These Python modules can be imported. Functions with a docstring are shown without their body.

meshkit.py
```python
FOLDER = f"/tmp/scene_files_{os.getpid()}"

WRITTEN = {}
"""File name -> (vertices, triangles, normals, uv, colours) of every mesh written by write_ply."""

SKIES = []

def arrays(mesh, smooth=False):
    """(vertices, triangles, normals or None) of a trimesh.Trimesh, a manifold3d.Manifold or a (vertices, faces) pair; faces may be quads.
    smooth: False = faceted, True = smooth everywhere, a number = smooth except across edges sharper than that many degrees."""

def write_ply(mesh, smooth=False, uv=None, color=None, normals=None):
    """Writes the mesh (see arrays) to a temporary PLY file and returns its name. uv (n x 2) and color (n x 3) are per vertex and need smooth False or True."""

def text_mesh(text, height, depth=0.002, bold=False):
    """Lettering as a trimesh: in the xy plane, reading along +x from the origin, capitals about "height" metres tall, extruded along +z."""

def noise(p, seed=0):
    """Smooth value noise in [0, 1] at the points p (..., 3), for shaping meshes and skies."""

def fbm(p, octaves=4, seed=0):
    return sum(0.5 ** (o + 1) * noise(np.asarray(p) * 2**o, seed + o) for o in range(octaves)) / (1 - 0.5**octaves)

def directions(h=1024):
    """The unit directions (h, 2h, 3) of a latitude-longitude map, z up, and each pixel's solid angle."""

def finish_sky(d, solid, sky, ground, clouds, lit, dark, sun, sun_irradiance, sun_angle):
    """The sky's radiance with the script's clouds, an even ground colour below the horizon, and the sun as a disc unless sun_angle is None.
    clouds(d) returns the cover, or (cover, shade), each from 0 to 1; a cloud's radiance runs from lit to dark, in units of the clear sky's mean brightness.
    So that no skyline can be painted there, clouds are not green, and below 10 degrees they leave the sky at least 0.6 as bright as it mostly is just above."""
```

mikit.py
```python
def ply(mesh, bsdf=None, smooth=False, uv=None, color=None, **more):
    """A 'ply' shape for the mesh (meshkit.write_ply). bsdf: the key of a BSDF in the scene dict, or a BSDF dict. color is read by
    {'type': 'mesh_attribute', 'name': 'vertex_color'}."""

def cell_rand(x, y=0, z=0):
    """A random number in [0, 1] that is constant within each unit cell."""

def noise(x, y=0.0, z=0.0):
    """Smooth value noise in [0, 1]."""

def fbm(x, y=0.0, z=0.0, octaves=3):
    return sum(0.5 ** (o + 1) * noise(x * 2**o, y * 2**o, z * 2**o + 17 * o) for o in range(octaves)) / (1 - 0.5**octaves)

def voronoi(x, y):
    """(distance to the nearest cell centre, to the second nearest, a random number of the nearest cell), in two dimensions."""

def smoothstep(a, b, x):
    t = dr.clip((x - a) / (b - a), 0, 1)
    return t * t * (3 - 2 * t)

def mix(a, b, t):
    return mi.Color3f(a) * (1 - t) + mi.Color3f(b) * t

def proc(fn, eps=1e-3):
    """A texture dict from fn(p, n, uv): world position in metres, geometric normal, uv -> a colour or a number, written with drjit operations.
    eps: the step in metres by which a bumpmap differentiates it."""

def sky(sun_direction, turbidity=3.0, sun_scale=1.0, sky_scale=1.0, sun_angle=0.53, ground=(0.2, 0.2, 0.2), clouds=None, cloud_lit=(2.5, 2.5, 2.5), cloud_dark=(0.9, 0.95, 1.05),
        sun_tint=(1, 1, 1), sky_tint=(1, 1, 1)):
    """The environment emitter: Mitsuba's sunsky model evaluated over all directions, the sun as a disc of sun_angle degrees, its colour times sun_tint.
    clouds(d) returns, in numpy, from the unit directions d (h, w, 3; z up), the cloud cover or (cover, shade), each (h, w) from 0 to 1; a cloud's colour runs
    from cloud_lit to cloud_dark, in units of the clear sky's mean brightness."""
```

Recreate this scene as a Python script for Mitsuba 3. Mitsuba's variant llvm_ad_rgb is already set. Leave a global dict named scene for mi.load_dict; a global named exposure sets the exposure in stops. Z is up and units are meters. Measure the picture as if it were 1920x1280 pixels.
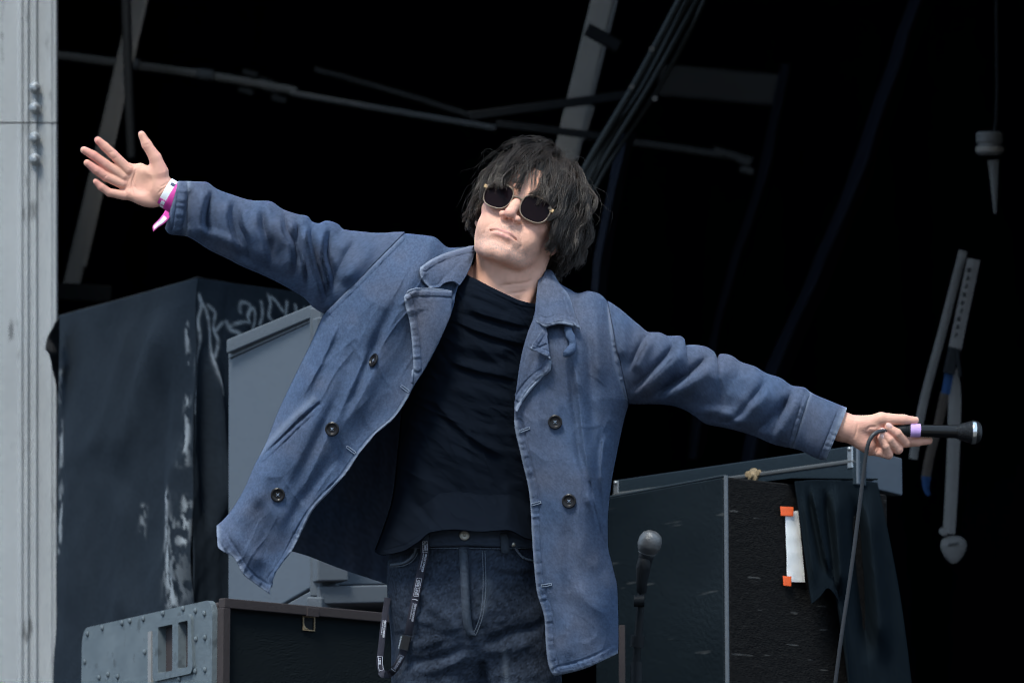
import math, os, tempfile, random
import numpy as np, trimesh, mitsuba as mi, drjit as dr
import manifold3d as m3
from scipy.interpolate import PchipInterpolator, RegularGridInterpolator, LinearNDInterpolator
from scipy.spatial import cKDTree
import scipy.sparse as sp
from scipy.ndimage import gaussian_filter
import mikit, meshkit
from mikit import ply, proc, sky

scene, labels = {}, {}
T = mi.ScalarTransform4f

# ------------------------------------------------------------------ camera, sky, exposure
F, D0, PITCH, ZC = 8550.0, 8.2, math.radians(8.5), 1.386     # focal length in photo pixels, distance to the singer, upward pitch, height aimed at
CAM = np.array([0, -D0 * math.cos(PITCH), ZC - D0 * math.sin(PITCH)])
RIGHT, FWD, UPC = np.array([1.0, 0, 0]), np.array([0, math.cos(PITCH), math.sin(PITCH)]), np.array([0, -math.sin(PITCH), math.cos(PITCH)])
PPM = F / D0                                                  # photo pixels per metre at the singer
scene['camera'] = {'type': 'thinlens', 'fov': math.degrees(2 * math.atan(960 / F)), 'fov_axis': 'x', 'near_clip': 0.1, 'far_clip': 400.0,
                   'aperture_radius': 0.0095, 'focus_distance': D0 - 0.08,
                   'to_world': T().look_at(origin=CAM.tolist(), target=(CAM + FWD).tolist(), up=[0, 0, 1])}
SUN = (-0.22, -0.55, 0.80)
scene['daylight'] = sky(SUN, turbidity=3, sun_scale=0.26, sun_angle=17, clouds=lambda d: 1.0, cloud_lit=(0.74, 1.0, 1.30), cloud_dark=(0.9, 0.95, 1.05), ground=(0.10, 0.10, 0.11), sun_tint=(0.86, 1.0, 1.18))
exposure = 3.6


def at(px, py, d=0.0):
    """The point d metres behind the singer's plane that the photograph shows at pixel (px, py)."""
    px, py, d = np.broadcast_arrays(np.asarray(px, float), np.asarray(py, float), np.asarray(d, float))
    z = (D0 + d)[..., None]
    return CAM + z * (FWD + RIGHT * ((px - 960) / F)[..., None] + UPC * ((640 - py) / F)[..., None])


# ------------------------------------------------------------------ helpers
used = {}


def key(name, parent=None):
    k = f'{parent}__{name}' if parent else name
    n = used.get(k, 0)
    used[k] = n + 1
    return f'{k}_{n:03d}' if n else k


def tag(k, label=None, cat=None, group=None, kind=None):
    labels[k] = {a: b for a, b in (('label', label), ('category', cat), ('group', group), ('kind', kind)) if b}
    return k


def thing(name, label, cat, group=None):
    return tag(key(name), label, cat, group)


def obj(name, mesh, mat, parent=None, smooth=35, color=None, label=None, kind=None):
    k = key(name, parent)
    if isinstance(mesh, (list, tuple)) and len(mesh) and isinstance(mesh[0], trimesh.Trimesh):
        mesh = trimesh.util.concatenate(list(mesh))
    scene[k] = ply(mesh, mat, smooth=True if color is not None else smooth, color=color)
    if label or kind:
        tag(k, label, kind=kind)
    return k


def bsdf(name, color, rough=0.7, **more):
    scene[name] = {'type': 'twosided', 'inner': {'type': 'principled', 'base_color': color if isinstance(color, dict) else {'type': 'rgb', 'value': list(color)}, 'roughness': rough, **more}}


def bumped(name, color, rough, fn, height, **more):
    scene[name] = {'type': 'twosided', 'inner': {'type': 'bumpmap', 'scale': height, 'tex': proc(fn), 'inner': {'type': 'principled', 'base_color': color if isinstance(color, dict) else {'type': 'rgb', 'value': list(color)}, 'roughness': rough, **more}}}


def curve(pts, n=None, t=None):
    """A smooth curve through the points, resampled evenly (or at the fractions t) by length."""
    p = np.asarray(pts, float)
    s = np.r_[0, np.cumsum(np.linalg.norm(np.diff(p[:, :2], axis=0), axis=1) + (np.abs(np.diff(p[:, 2])) * PPM * 0.3 if p.shape[1] > 2 and np.abs(p[:, 2]).max() < 3 else 0) + 1e-6)]
    s /= s[-1]
    t = np.linspace(0, 1, n) if t is None else t
    return np.stack([PchipInterpolator(s, p[:, k])(t) for k in range(p.shape[1])], 1)


def fill_d(pts):
    """Points given as (px, py) or (px, py, d): the missing d are interpolated between those given."""
    have = [i for i, p in enumerate(pts) if len(p) > 2]
    d = np.interp(range(len(pts)), have, [pts[i][2] for i in have])
    return [(p[0], p[1], d[i]) for i, p in enumerate(pts)]


def coons(top, bottom, left, right, n, m):
    """Grid (n rows down, m columns across) spanning four boundary curves; top and bottom run left to right, left and right run downwards."""
    tp, bt, lf, rt = curve(top, m), curve(bottom, m), curve(left, n), curve(right, n)
    v, u = np.linspace(0, 1, n)[:, None, None], np.linspace(0, 1, m)[None, :, None]
    c = lf[:, None] * (1 - u) + rt[:, None] * u + tp[None] * (1 - v) + bt[None] * v
    return c - (lf[0] * (1 - u) * (1 - v) + rt[0] * u * (1 - v) + lf[-1] * (1 - u) * v + rt[-1] * u * v)


def strokes(X, Y, folds):
    """Height in metres of the folds at photo pixels X, Y. A fold: (kind, [(px, py), ...], width in px, height in m)."""
    out, q = np.zeros(X.shape), np.stack([X.ravel(), Y.ravel()], 1)
    for kind, pts, w, a in folds:
        n = max(40, int(np.linalg.norm(np.diff(np.asarray(pts, float), axis=0), axis=1).sum() / 2))
        c = curve(pts, n)
        dist, i = cKDTree(c).query(q, distance_upper_bound=5 * w + 12)
        ok = np.isfinite(dist)
        i, dist = i[ok], dist[ok]
        tan = np.gradient(c, axis=0)
        rel = q[ok] - c[i]
        side = np.sign(tan[i, 0] * rel[:, 1] - tan[i, 1] * rel[:, 0])
        t, s = i / (n - 1), dist * side / w
        arc = np.r_[0, np.cumsum(np.linalg.norm(np.diff(c, axis=0), axis=1))][i]
        ends = np.clip(t / 0.25, 0, 1) * np.clip((1 - t) / 0.25, 0, 1)
        ends = ends * ends * (3 - 2 * ends)
        if kind == 'r':
            h = np.exp(-s * s) * ends
        elif kind == 'v':
            h = -np.exp(-s * s) * ends
        elif kind == 'e':        # steep on its right hand side, gentle on the left of its direction
            h = np.where(s > 0, np.exp(-(s * 3.4) ** 2), np.exp(-s * s / 1.4)) * ends - 0.5 * np.exp(-((s - 0.85) / 0.45) ** 2) * ends
        elif kind == 'E':        # steep on its left hand side
            h = np.where(s < 0, np.exp(-(s * 3.4) ** 2), np.exp(-s * s / 1.4)) * ends - 0.5 * np.exp(-((s + 0.85) / 0.45) ** 2) * ends
        elif kind == 'p':        # a sewn edge: puckers across the band, a groove along the stitching
            inside = np.exp(-(dist / w) ** 6)
            wob = meshkit.noise(np.stack([arc / 5.5, arc * 0 + w, arc * 0 + a * 1e4], 1)) - 0.4
            h = inside * (0.35 + 0.95 * wob) - 0.75 * np.exp(-((dist - w * 1.05) / 2.0) ** 2)
        elif kind == 'g':        # a groove that keeps its depth to both ends
            h = -np.exp(-s * s)
        add = np.zeros(len(q))
        add[ok] = h * a
        out += add.reshape(X.shape)
    return out


def near(X, Y, pts, w):
    """1 on the polyline, falling to 0 about w px away."""
    c = curve(pts, 200)
    d, _ = cKDTree(c).query(np.stack([X.ravel(), Y.ravel()], 1))
    return np.exp(-(d / w) ** 2).reshape(X.shape)


def crinkle(X, Y, angle, along, across, seed, octaves=3):
    """Fine wrinkles, long in the direction of angle (degrees in the picture plane), about -0.5 to 0.5."""
    a = math.radians(angle)
    u, v = X * math.cos(a) + Y * math.sin(a), -X * math.sin(a) + Y * math.cos(a)
    warp = 18 * (meshkit.fbm(np.stack([X / 70, Y / 70, X * 0 + seed], -1), 2, seed) - 0.5)
    return meshkit.fbm(np.stack([u / along, (v + warp) / across, X * 0 + seed * 3.1], -1), octaves, seed) - 0.5


def creases(X, Y, angle, along, across, seed):
    """Sharp little creases, long in the direction of angle: 0 to 1, mostly low."""
    n = crinkle(X, Y, angle, along, across, seed, 2)
    return np.clip(1 - np.abs(n) / 0.11, 0, 1) ** 1.6 * np.clip(meshkit.fbm(np.stack([X / 90, Y / 90, X * 0 + seed * 1.7], -1), 2, seed) * 3 - 1, 0, 1)


def grid_faces(n, m, wrap=False):
    i, j = np.meshgrid(np.arange(n - 1), np.arange(m if wrap else m - 1), indexing='ij')
    a, b, c, d = i * m + j, i * m + (j + 1) % m, (i + 1) * m + (j + 1) % m, (i + 1) * m + j
    return np.vstack([np.stack([a, d, c], -1).reshape(-1, 3), np.stack([a, c, b], -1).reshape(-1, 3)])


def grid_normals(V):
    gu, gv = np.gradient(V, axis=1), np.gradient(V, axis=0)
    n = np.cross(gv, gu)
    return n / (np.linalg.norm(n, axis=-1, keepdims=True) + 1e-12)


def cloth(V, thick=0.0022, col=None, wrap=False):
    """A grid of world points as a sheet with thickness: (mesh, colours)."""
    n, m = V.shape[:2]
    if wrap:
        P = np.concatenate([V[:, -1:], V, V[:, :1]], 1)
        N = grid_normals(P)[:, 1:-1]
    else:
        N = grid_normals(V)
    vis = V - CAM
    if (np.sum(N * vis, -1)).mean() > 0 and not wrap:
        N = -N
    top, low = V.reshape(-1, 3), (V - N * thick).reshape(-1, 3)
    f = grid_faces(n, m, wrap)
    k = n * m
    if wrap:
        rim = [np.arange(m), (n - 1) * m + np.arange(m)]
        walls = [np.vstack([np.stack([r, np.roll(r, -1), np.roll(r, -1) + k], 1), np.stack([r, np.roll(r, -1) + k, r + k], 1)]) for r in rim]
    else:
        r = np.r_[np.arange(m), np.arange(2, n + 1) * m - 1, (n - 1) * m + np.arange(m - 2, -1, -1), np.arange(n - 2, -1, -1) * m]
        q = np.roll(r, -1)
        walls = [np.vstack([np.stack([r, q, q + k], 1), np.stack([r, q + k, r + k], 1)])]
    mesh = trimesh.Trimesh(np.vstack([top, low]), np.vstack([f, f[:, ::-1] + k] + walls), process=False)
    mesh.fix_normals() if False else None
    c = None if col is None else np.vstack([col.reshape(-1, 3)] * 2)
    return mesh, c


def join(parts):
    """Several (mesh, colours) as one."""
    return trimesh.util.concatenate([p[0] for p in parts]), np.vstack([p[1] for p in parts])


def tube(P, r, sides=10, cap=True):
    """A tube along world points P with radius r (number or one per point)."""
    P = np.asarray(P, float)
    r = np.broadcast_to(r, (len(P),))
    t = np.gradient(P, axis=0)
    t /= np.linalg.norm(t, axis=1, keepdims=True) + 1e-12
    a = np.cross(t[0], [0, 0, 1.0] if abs(t[0][2]) < 0.9 else [1.0, 0, 0])
    frames = []
    for k in range(len(P)):
        a = a - t[k] * (a @ t[k])
        a /= np.linalg.norm(a) + 1e-12
        frames.append(a)
    A = np.array(frames)
    B = np.cross(t, A)
    ang = np.arange(sides) * 2 * np.pi / sides
    V = P[:, None] + r[:, None, None] * (np.cos(ang)[None, :, None] * A[:, None] + np.sin(ang)[None, :, None] * B[:, None])
    f = grid_faces(len(P), sides, True)
    V = V.reshape(-1, 3)
    if cap:
        k = len(V)
        V = np.vstack([V, P[:1], P[-1:]])
        i = np.arange(sides)
        j = (i + 1) % sides
        e = (len(P) - 1) * sides
        f = np.vstack([f, np.stack([i, j, i * 0 + k], 1), np.stack([e + j, e + i, i * 0 + k + 1], 1)])
    return trimesh.Trimesh(V, f, process=False)


def bar(a, b, w, h, up=(0, 0, 1), chamfer=0.12):
    """A chamfered beam of section w x h from world point a to b."""
    a, b = np.asarray(a, float), np.asarray(b, float)
    x = (b - a) / np.linalg.norm(b - a)
    y = np.cross(np.asarray(up, float), x)
    y /= np.linalg.norm(y)
    z = np.cross(x, y)
    c = min(w, h) * chamfer
    sec = [(-w / 2 + c, -h / 2), (w / 2 - c, -h / 2), (w / 2, -h / 2 + c), (w / 2, h / 2 - c), (w / 2 - c, h / 2), (-w / 2 + c, h / 2), (-w / 2, h / 2 - c), (-w / 2, -h / 2 + c)]
    ring = np.array([p[0] * y + p[1] * z for p in sec])
    V = np.vstack([a + ring, b + ring])
    f = grid_faces(2, 8, True)
    fan = np.array([[0, k, k + 1] for k in range(1, 7)])
    m = trimesh.Trimesh(V, np.vstack([f, fan[:, ::-1], fan + 8]), process=False)
    trimesh.repair.fix_normals(m)
    return m


def block(front, back, chamfer=0.006):
    """A solid between two quads of world points (same order), with edges rounded by a small chamfer: the hull of slightly shrunk corners' spheres."""
    pts = np.vstack([front, back])
    c = pts.mean(0)
    s = trimesh.creation.icosphere(1, chamfer)
    inn = pts + (c - pts) / np.linalg.norm(c - pts, axis=1, keepdims=True) * chamfer * 1.7
    return trimesh.convex.convex_hull(np.vstack([p + s.vertices for p in inn]))


def lathe(profile, n=32):
    """Profile of (radius, height) turned about +z."""
    return trimesh.creation.revolve(np.array(profile, float), sections=n)


def place(mesh, origin, zdir, xdir=None):
    """Turn a mesh so that its +z points along zdir, and move it to origin."""
    z = np.asarray(zdir, float)
    z = z / np.linalg.norm(z)
    x = np.asarray(xdir if xdir is not None else ([1, 0, 0] if abs(z[0]) < 0.9 else [0, 1, 0]), float)
    x = x - z * (x @ z)
    x /= np.linalg.norm(x)
    M = np.eye(4)
    M[:3, 0], M[:3, 1], M[:3, 2], M[:3, 3] = x, np.cross(z, x), z, origin
    m = mesh.copy()
    m.apply_transform(M)
    return m


def quad_patch(c, n=2, m=2):
    """Bilinear grid over four world corners: upper left, upper right, lower right, lower left."""
    c = np.asarray(c, float)
    v, u = np.linspace(0, 1, n)[:, None, None], np.linspace(0, 1, m)[None, :, None]
    return c[0] * (1 - u) * (1 - v) + c[1] * u * (1 - v) + c[2] * u * v + c[3] * (1 - u) * v


# signed distances and their surface (surface nets), in any units
def smin(a, b, k):
    h = np.clip(0.5 + 0.5 * (b - a) / k, 0, 1)
    return b * (1 - h) + a * h - k * h * (1 - h)


def smax(a, b, k):
    return -smin(-a, -b, k)


def cone(p, a, b, ra, rb):
    """Distance to a capsule from a to b whose radius runs from ra to rb."""
    a, b = np.asarray(a, float), np.asarray(b, float)
    ab = b - a
    t = np.clip((p - a) @ ab / (ab @ ab + 1e-12), 0, 1)
    return np.linalg.norm(p - a - t[:, None] * ab, axis=1) - (ra + (rb - ra) * t)


def chain(p, joints, radii, k=3.0):
    d = None
    for i in range(len(joints) - 1):
        c = cone(p, joints[i], joints[i + 1], radii[i], radii[i + 1])
        d = c if d is None else smin(d, c, k)
    return d


def ell(p, c, r, R=None):
    q = p - np.asarray(c, float)
    if R is not None:
        q = q @ R
    r = np.asarray(r, float)
    k0 = np.linalg.norm(q / r, axis=1)
    k1 = np.linalg.norm(q / (r * r), axis=1)
    return k0 * (k0 - 1) / np.maximum(k1, 1e-9)


def nets(f, lo, hi, h, coarse=8):
    """The zero surface of f(points) in the box, as a trimesh in f's units."""
    lo, hi = np.asarray(lo, float), np.asarray(hi, float)
    nb = np.ceil((hi - lo) / (h * coarse)).astype(int)
    n = nb * coarse + 1
    g = np.stack(np.meshgrid(*[np.arange(k) for k in nb], indexing='ij'), -1).reshape(-1, 3)
    mid = lo + (g + 0.5) * coarse * h
    fm = f(mid)
    act = np.abs(fm) < coarse * h * 1.35
    S = np.full(n, 0.0, np.float32)
    big = np.repeat(np.repeat(np.repeat(np.sign(fm).reshape(nb), coarse, 0), coarse, 1), coarse, 2) * coarse * h
    S[:-1, :-1, :-1] = big
    S[-1], S[:, -1], S[:, :, -1] = coarse * h, coarse * h, coarse * h
    o = np.stack(np.meshgrid(*[np.arange(coarse + 1)] * 3, indexing='ij'), -1).reshape(-1, 3)
    idx = (g[act][:, None] * coarse + o[None]).reshape(-1, 3)
    flat = np.unique(np.ravel_multi_index(idx.T, n))
    ijk = np.stack(np.unravel_index(flat, n), 1)
    val = np.concatenate([f(lo + c * h) for c in np.array_split(ijk, max(1, len(ijk) // 300000))])
    S.ravel()[flat] = val
    for ax in range(3):
        sl = [slice(None)] * 3
        for e in (0, -1):
            sl[ax] = e
            S[tuple(sl)] = np.maximum(S[tuple(sl)], 0.5 * h)
    corner = [(a, b, c) for a in (0, 1) for b in (0, 1) for c in (0, 1)]
    C = np.stack([S[a:n[0] - 1 + a, b:n[1] - 1 + b, c:n[2] - 1 + c] for a, b, c in corner], -1)
    neg = C < 0
    cell = neg.any(-1) & ~neg.all(-1)
    ci = np.argwhere(cell)
    cv = C[cell].astype(float)
    acc, cnt = np.zeros((len(ci), 3)), np.zeros(len(ci))
    for a in range(8):
        for b in range(a + 1, 8):
            ca, cb = np.array(corner[a]), np.array(corner[b])
            if np.abs(ca - cb).sum() != 1:
                continue
            x = (cv[:, a] < 0) != (cv[:, b] < 0)
            t = cv[:, a] / np.where(x, cv[:, a] - cv[:, b], 1)
            acc += np.where(x[:, None], ca + t[:, None] * (cb - ca), 0)
            cnt += x
    verts = lo + (ci + acc / cnt[:, None]) * h
    num = np.full(n - 1, -1)
    num[cell] = np.arange(len(ci))
    faces = []
    for ax in range(3):
        u, v = (ax + 1) % 3, (ax + 2) % 3
        sa, sb = [slice(None)] * 3, [slice(None)] * 3
        sa[ax], sb[ax] = slice(0, n[ax] - 1), slice(1, n[ax])
        A, B = S[tuple(sa)] < 0, S[tuple(sb)] < 0
        e = np.argwhere(A != B)
        e = e[(e[:, u] > 0) & (e[:, v] > 0) & (e[:, u] < n[u] - 1) & (e[:, v] < n[v] - 1)]
        inside = A[tuple(e.T)]
        du, dv = np.eye(3, dtype=int)[u], np.eye(3, dtype=int)[v]
        q = [num[tuple((e - w).T)] for w in (0 * du, du, du + dv, dv)]
        q = np.stack(q, 1)
        q[~inside] = q[~inside][:, ::-1]
        faces += [q[:, [0, 1, 2]], q[:, [0, 2, 3]]]
    fc = np.vstack(faces)
    return trimesh.Trimesh(verts, fc[(fc >= 0).all(1)], process=False)


def relax(m, f, h, rounds=3):
    """Evens out a surface-nets mesh and puts its vertices back on f = 0."""
    n, e = len(m.vertices), m.edges_unique
    W = sp.coo_matrix((np.ones(2 * len(e)), (np.r_[e[:, 0], e[:, 1]], np.r_[e[:, 1], e[:, 0]])), (n, n)).tocsr()
    deg = np.maximum(np.asarray(W.sum(1)).ravel(), 1)[:, None]
    V = m.vertices.copy()
    for _ in range(rounds):
        V = 0.5 * V + 0.5 * (W @ V) / deg
        V = 0.5 * V + 0.5 * (W @ V) / deg
        d = f(V)
        N = trimesh.Trimesh(V, m.faces, process=False).vertex_normals
        V = V - N * np.where(np.abs(d) < 1.6 * h, d, 0)[:, None]
    return trimesh.Trimesh(V, m.faces, process=False)


def from_px(m):
    """A mesh modelled in photo pixels (x, y, depth in px) as world metres."""
    v = m.vertices
    return trimesh.Trimesh(at(v[:, 0], v[:, 1], v[:, 2] / PPM), m.faces, process=False)

# ------------------------------------------------------------------ materials
def fab(h):
    return lambda p, n, uv: mikit.fbm(p.x * h, p.y * h, p.z * h, 2)


VC = {'type': 'mesh_attribute', 'name': 'vertex_color'}
bumped('jacket_cloth', VC, 0.9, lambda p, n, uv: 0.6 * mikit.noise(p.x * 520, p.y * 300, p.z * 900) + 0.4 * mikit.noise(p.x * 1100, p.y * 600, p.z * 700), 0.0012, specular=0.06)
bumped('jersey', (0.0045, 0.0068, 0.0118), 0.92, lambda p, n, uv: mikit.noise(p.x * 700, p.y * 500, p.z * 700), 0.0006, specular=0.03)
bumped('denim', VC, 0.9, lambda p, n, uv: mikit.noise(p.x * 800, p.y * 400, p.z * 520), 0.0006, specular=0.05)
bsdf('stage_black', (0.012, 0.0125, 0.014), 0.85, specular=0.05)
bsdf('drape_black', (0.008, 0.009, 0.012), 0.9)
bsdf('dark_ground', (0.09, 0.085, 0.075), 0.9)

# ------------------------------------------------------------------ the setting
def sheet(x0, x1, y0, y1, z):
    return trimesh.Trimesh([[x0, y0, z], [x1, y0, z], [x1, y1, z], [x0, y1, z]], [[0, 1, 2], [0, 2, 3]], process=False)


def bx(x0, x1, y0, y1, z0, z1):
    m = trimesh.creation.box([x1 - x0, y1 - y0, z1 - z0])
    m.apply_translation([(x0 + x1) / 2, (y0 + y1) / 2, (z0 + z1) / 2])
    return m


tag(obj('ground', sheet(-150, 150, -150, 150, -1.45), 'dark_ground', smooth=False), kind='structure')
tag(obj('stage_floor', bx(-8, 8, -1.1, 11, -0.22, 0), 'stage_black', smooth=False), kind='structure')

# ------------------------------------------------------------------ the stage: roof, drapes, tower
def drop(p, z=0.0):
    q = np.array(p, float)
    q[..., 2] = z
    return q


RF = thing('stage_roof', 'black stage roof over the singer and the equipment', 'roof')
from shapely.geometry import Polygon, box as sbox, Point
roof_plan = trimesh.creation.extrude_polygon(Polygon([(-1.0, 1.3), (8, 1.3), (8, 11), (-3.2, 11), (-2.8, 9.2), (-1.5, 3.2), (-1.0, 2.7)]), .1, engine='earcut')
roof_plan.apply_translation([0, 0, 5.3])
obj('canopy', roof_plan, 'stage_black', RF, smooth=False)
obj('added_light_border', bx(-1.0, 8, 1.3, 1.36, 2.42, 5.29), 'stage_black', RF)  # out of view; added to keep daylight off the stage interior
bsdf('drape_blue', (0.006, 0.0075, 0.012), 0.9, specular=0.03)
bsdf('drape_lit_paint', (0.020, 0.025, 0.040), 0.6, specular=0.1)  # black drape with a lighter colour that stands for lit folds
bsdf('alu_dim', (0.36, 0.33, 0.305), 0.6, specular=0.2)
bsdf('alu_darkened', (0.20, 0.20, 0.205), 0.6, specular=0.2)  # pale roof metal darkened in its colour for the dim stage interior
bsdf('cable_sheath', (0.022, 0.028, 0.032), 0.4, specular=0.3)
bsdf('rubber', (0.012, 0.014, 0.017), 0.55, specular=0.15)
bsdf('web_grey', (0.20, 0.188, 0.183), 0.9)
bsdf('web_brown', (0.10, 0.078, 0.066), 0.9)
bsdf('web_blue', (0.012, 0.05, 0.15), 0.85)
bsdf('print_dark', (0.02, 0.02, 0.022), 0.8)
bsdf('bolt_steel', (0.42, 0.44, 0.46), 0.38, metallic=0.85)


def curtain(x0, x1, y0, y1, z1, waves, amp, seed, n=30, m=260, lean=0.0):
    s, t = np.linspace(0, 1, m)[None], np.linspace(0, 1, n)[:, None]
    X, Y = x0 + (x1 - x0) * s + 0 * t, y0 + (y1 - y0) * s + 0 * t
    w = np.sin(s * waves * 6.283 + 2.5 * meshkit.noise(np.stack([s * 9 + 0 * t, t * 1.5 + 0 * s, 0 * s + 0 * t + seed], -1)) * 3) * amp * (0.5 + 0.5 * t)
    nx, ny = -(y1 - y0), (x1 - x0)
    ln = math.hypot(nx, ny)
    return cloth(np.stack([X + nx / ln * w + lean * (1 - t), Y + ny / ln * w, z1 * (1 - t) + 0 * s], -1), 0.004)[0]


for nm, args, lab in (('back_curtain', (-7.5, 7.5, 9.2, 9.2, 5.3, 34, .09, 3), 'black pleated curtain closing the back of the stage'),
                      ('added_side_curtain', (-1.5, -2.7, 3.4, 9.2, 5.3, 12, .09, 4), 'unseen black curtain added beyond the aluminium tower to darken the stage'),  # both side curtains lie out of view, added to shut out daylight
                      ('added_side_curtain', (2.5, 2.5, 1.4, 9.2, 5.3, 16, .09, 5), 'unseen black curtain added at the far right to darken the stage')):
    tag(obj(nm, curtain(*args), 'drape_blue', smooth=True), lab, 'curtain')

# aluminium tower at the left edge
bumped('tower_alu', proc(lambda p, n, uv: mikit.mix((0.335, 0.355, 0.375), (0.425, 0.445, 0.465), mikit.fbm(p.x * 14, p.y * 14, p.z * 2.2, 3)) * (1 - 0.55 * mikit.smoothstep(0.66, 0.78, mikit.fbm(p.x * 26 + 7, p.y * 26, p.z * 7, 4)))), 0.5,
       lambda p, n, uv: mikit.noise(p.x * 160, p.y * 160, p.z * 3), 0.0004, specular=0.4)
TW = thing('stage_tower', 'bolted pale aluminium tower post at the left edge', 'tower')
dT = 3.0
plan = [(-60, 0.02), (-40, 0), (34, 0), (36, -.006), (41, -.006), (43, 0), (47, 0), (49, -.005), (52, -.005), (54, .004), (60, .004), (62, -.004), (68, -.004), (70, .004), (99, .004), (101, -.004), (105, -.004), (106, .10)]


def post_part(y0, y1):
    top = at([p[0] for p in plan], [y0] * len(plan), [dT + p[1] for p in plan])
    bot = at([p[0] for p in plan], [y1] * len(plan), [dT + p[1] for p in plan])
    back = np.array([0, .12, 0])
    V = np.stack([top, bot])
    return cloth(V, 0.012)[0]


obj('column_section', post_part(-120, 229), 'tower_alu', TW, smooth=20)
obj('column_section', post_part(232, 2100), 'tower_alu', TW, smooth=20)
m = bx(-.5, .5, 0, .5, -1, 3)
obj('column_core', block(at([-60, 100, 100, -60], [-110, -110, 1990, 1990], dT + .02), at([-60, 100, 100, -60], [-110, -110, 1990, 1990], dT + .5)), 'tower_alu', TW)
for y in (165, 203, 259, 299):
    hexa = trimesh.creation.cylinder(radius=.0105, height=.010, sections=6)
    dome = lathe([(0, .009), (.006, .0085), (.009, .006), (.0108, 0.003), (.0108, -.002), (.0145, -.003), (.0145, -.006), (0, -.006)], 24)
    obj('bolt', place(trimesh.util.concatenate([dome]), at(65, y, dT - .012), -FWD), 'bolt_steel', TW, smooth=30)

# beams, pipes and cables under the roof
def beam(name, label, cat, pts, w, mat, h=None):
    P = [at(*p) for p in pts]
    k = thing(name, label, cat)
    s = (D0 + pts[0][2]) / F
    obj('tube', bar(P[0], P[1], w * s, (h or w) * s, up=FWD), mat, k)
    return k


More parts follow.
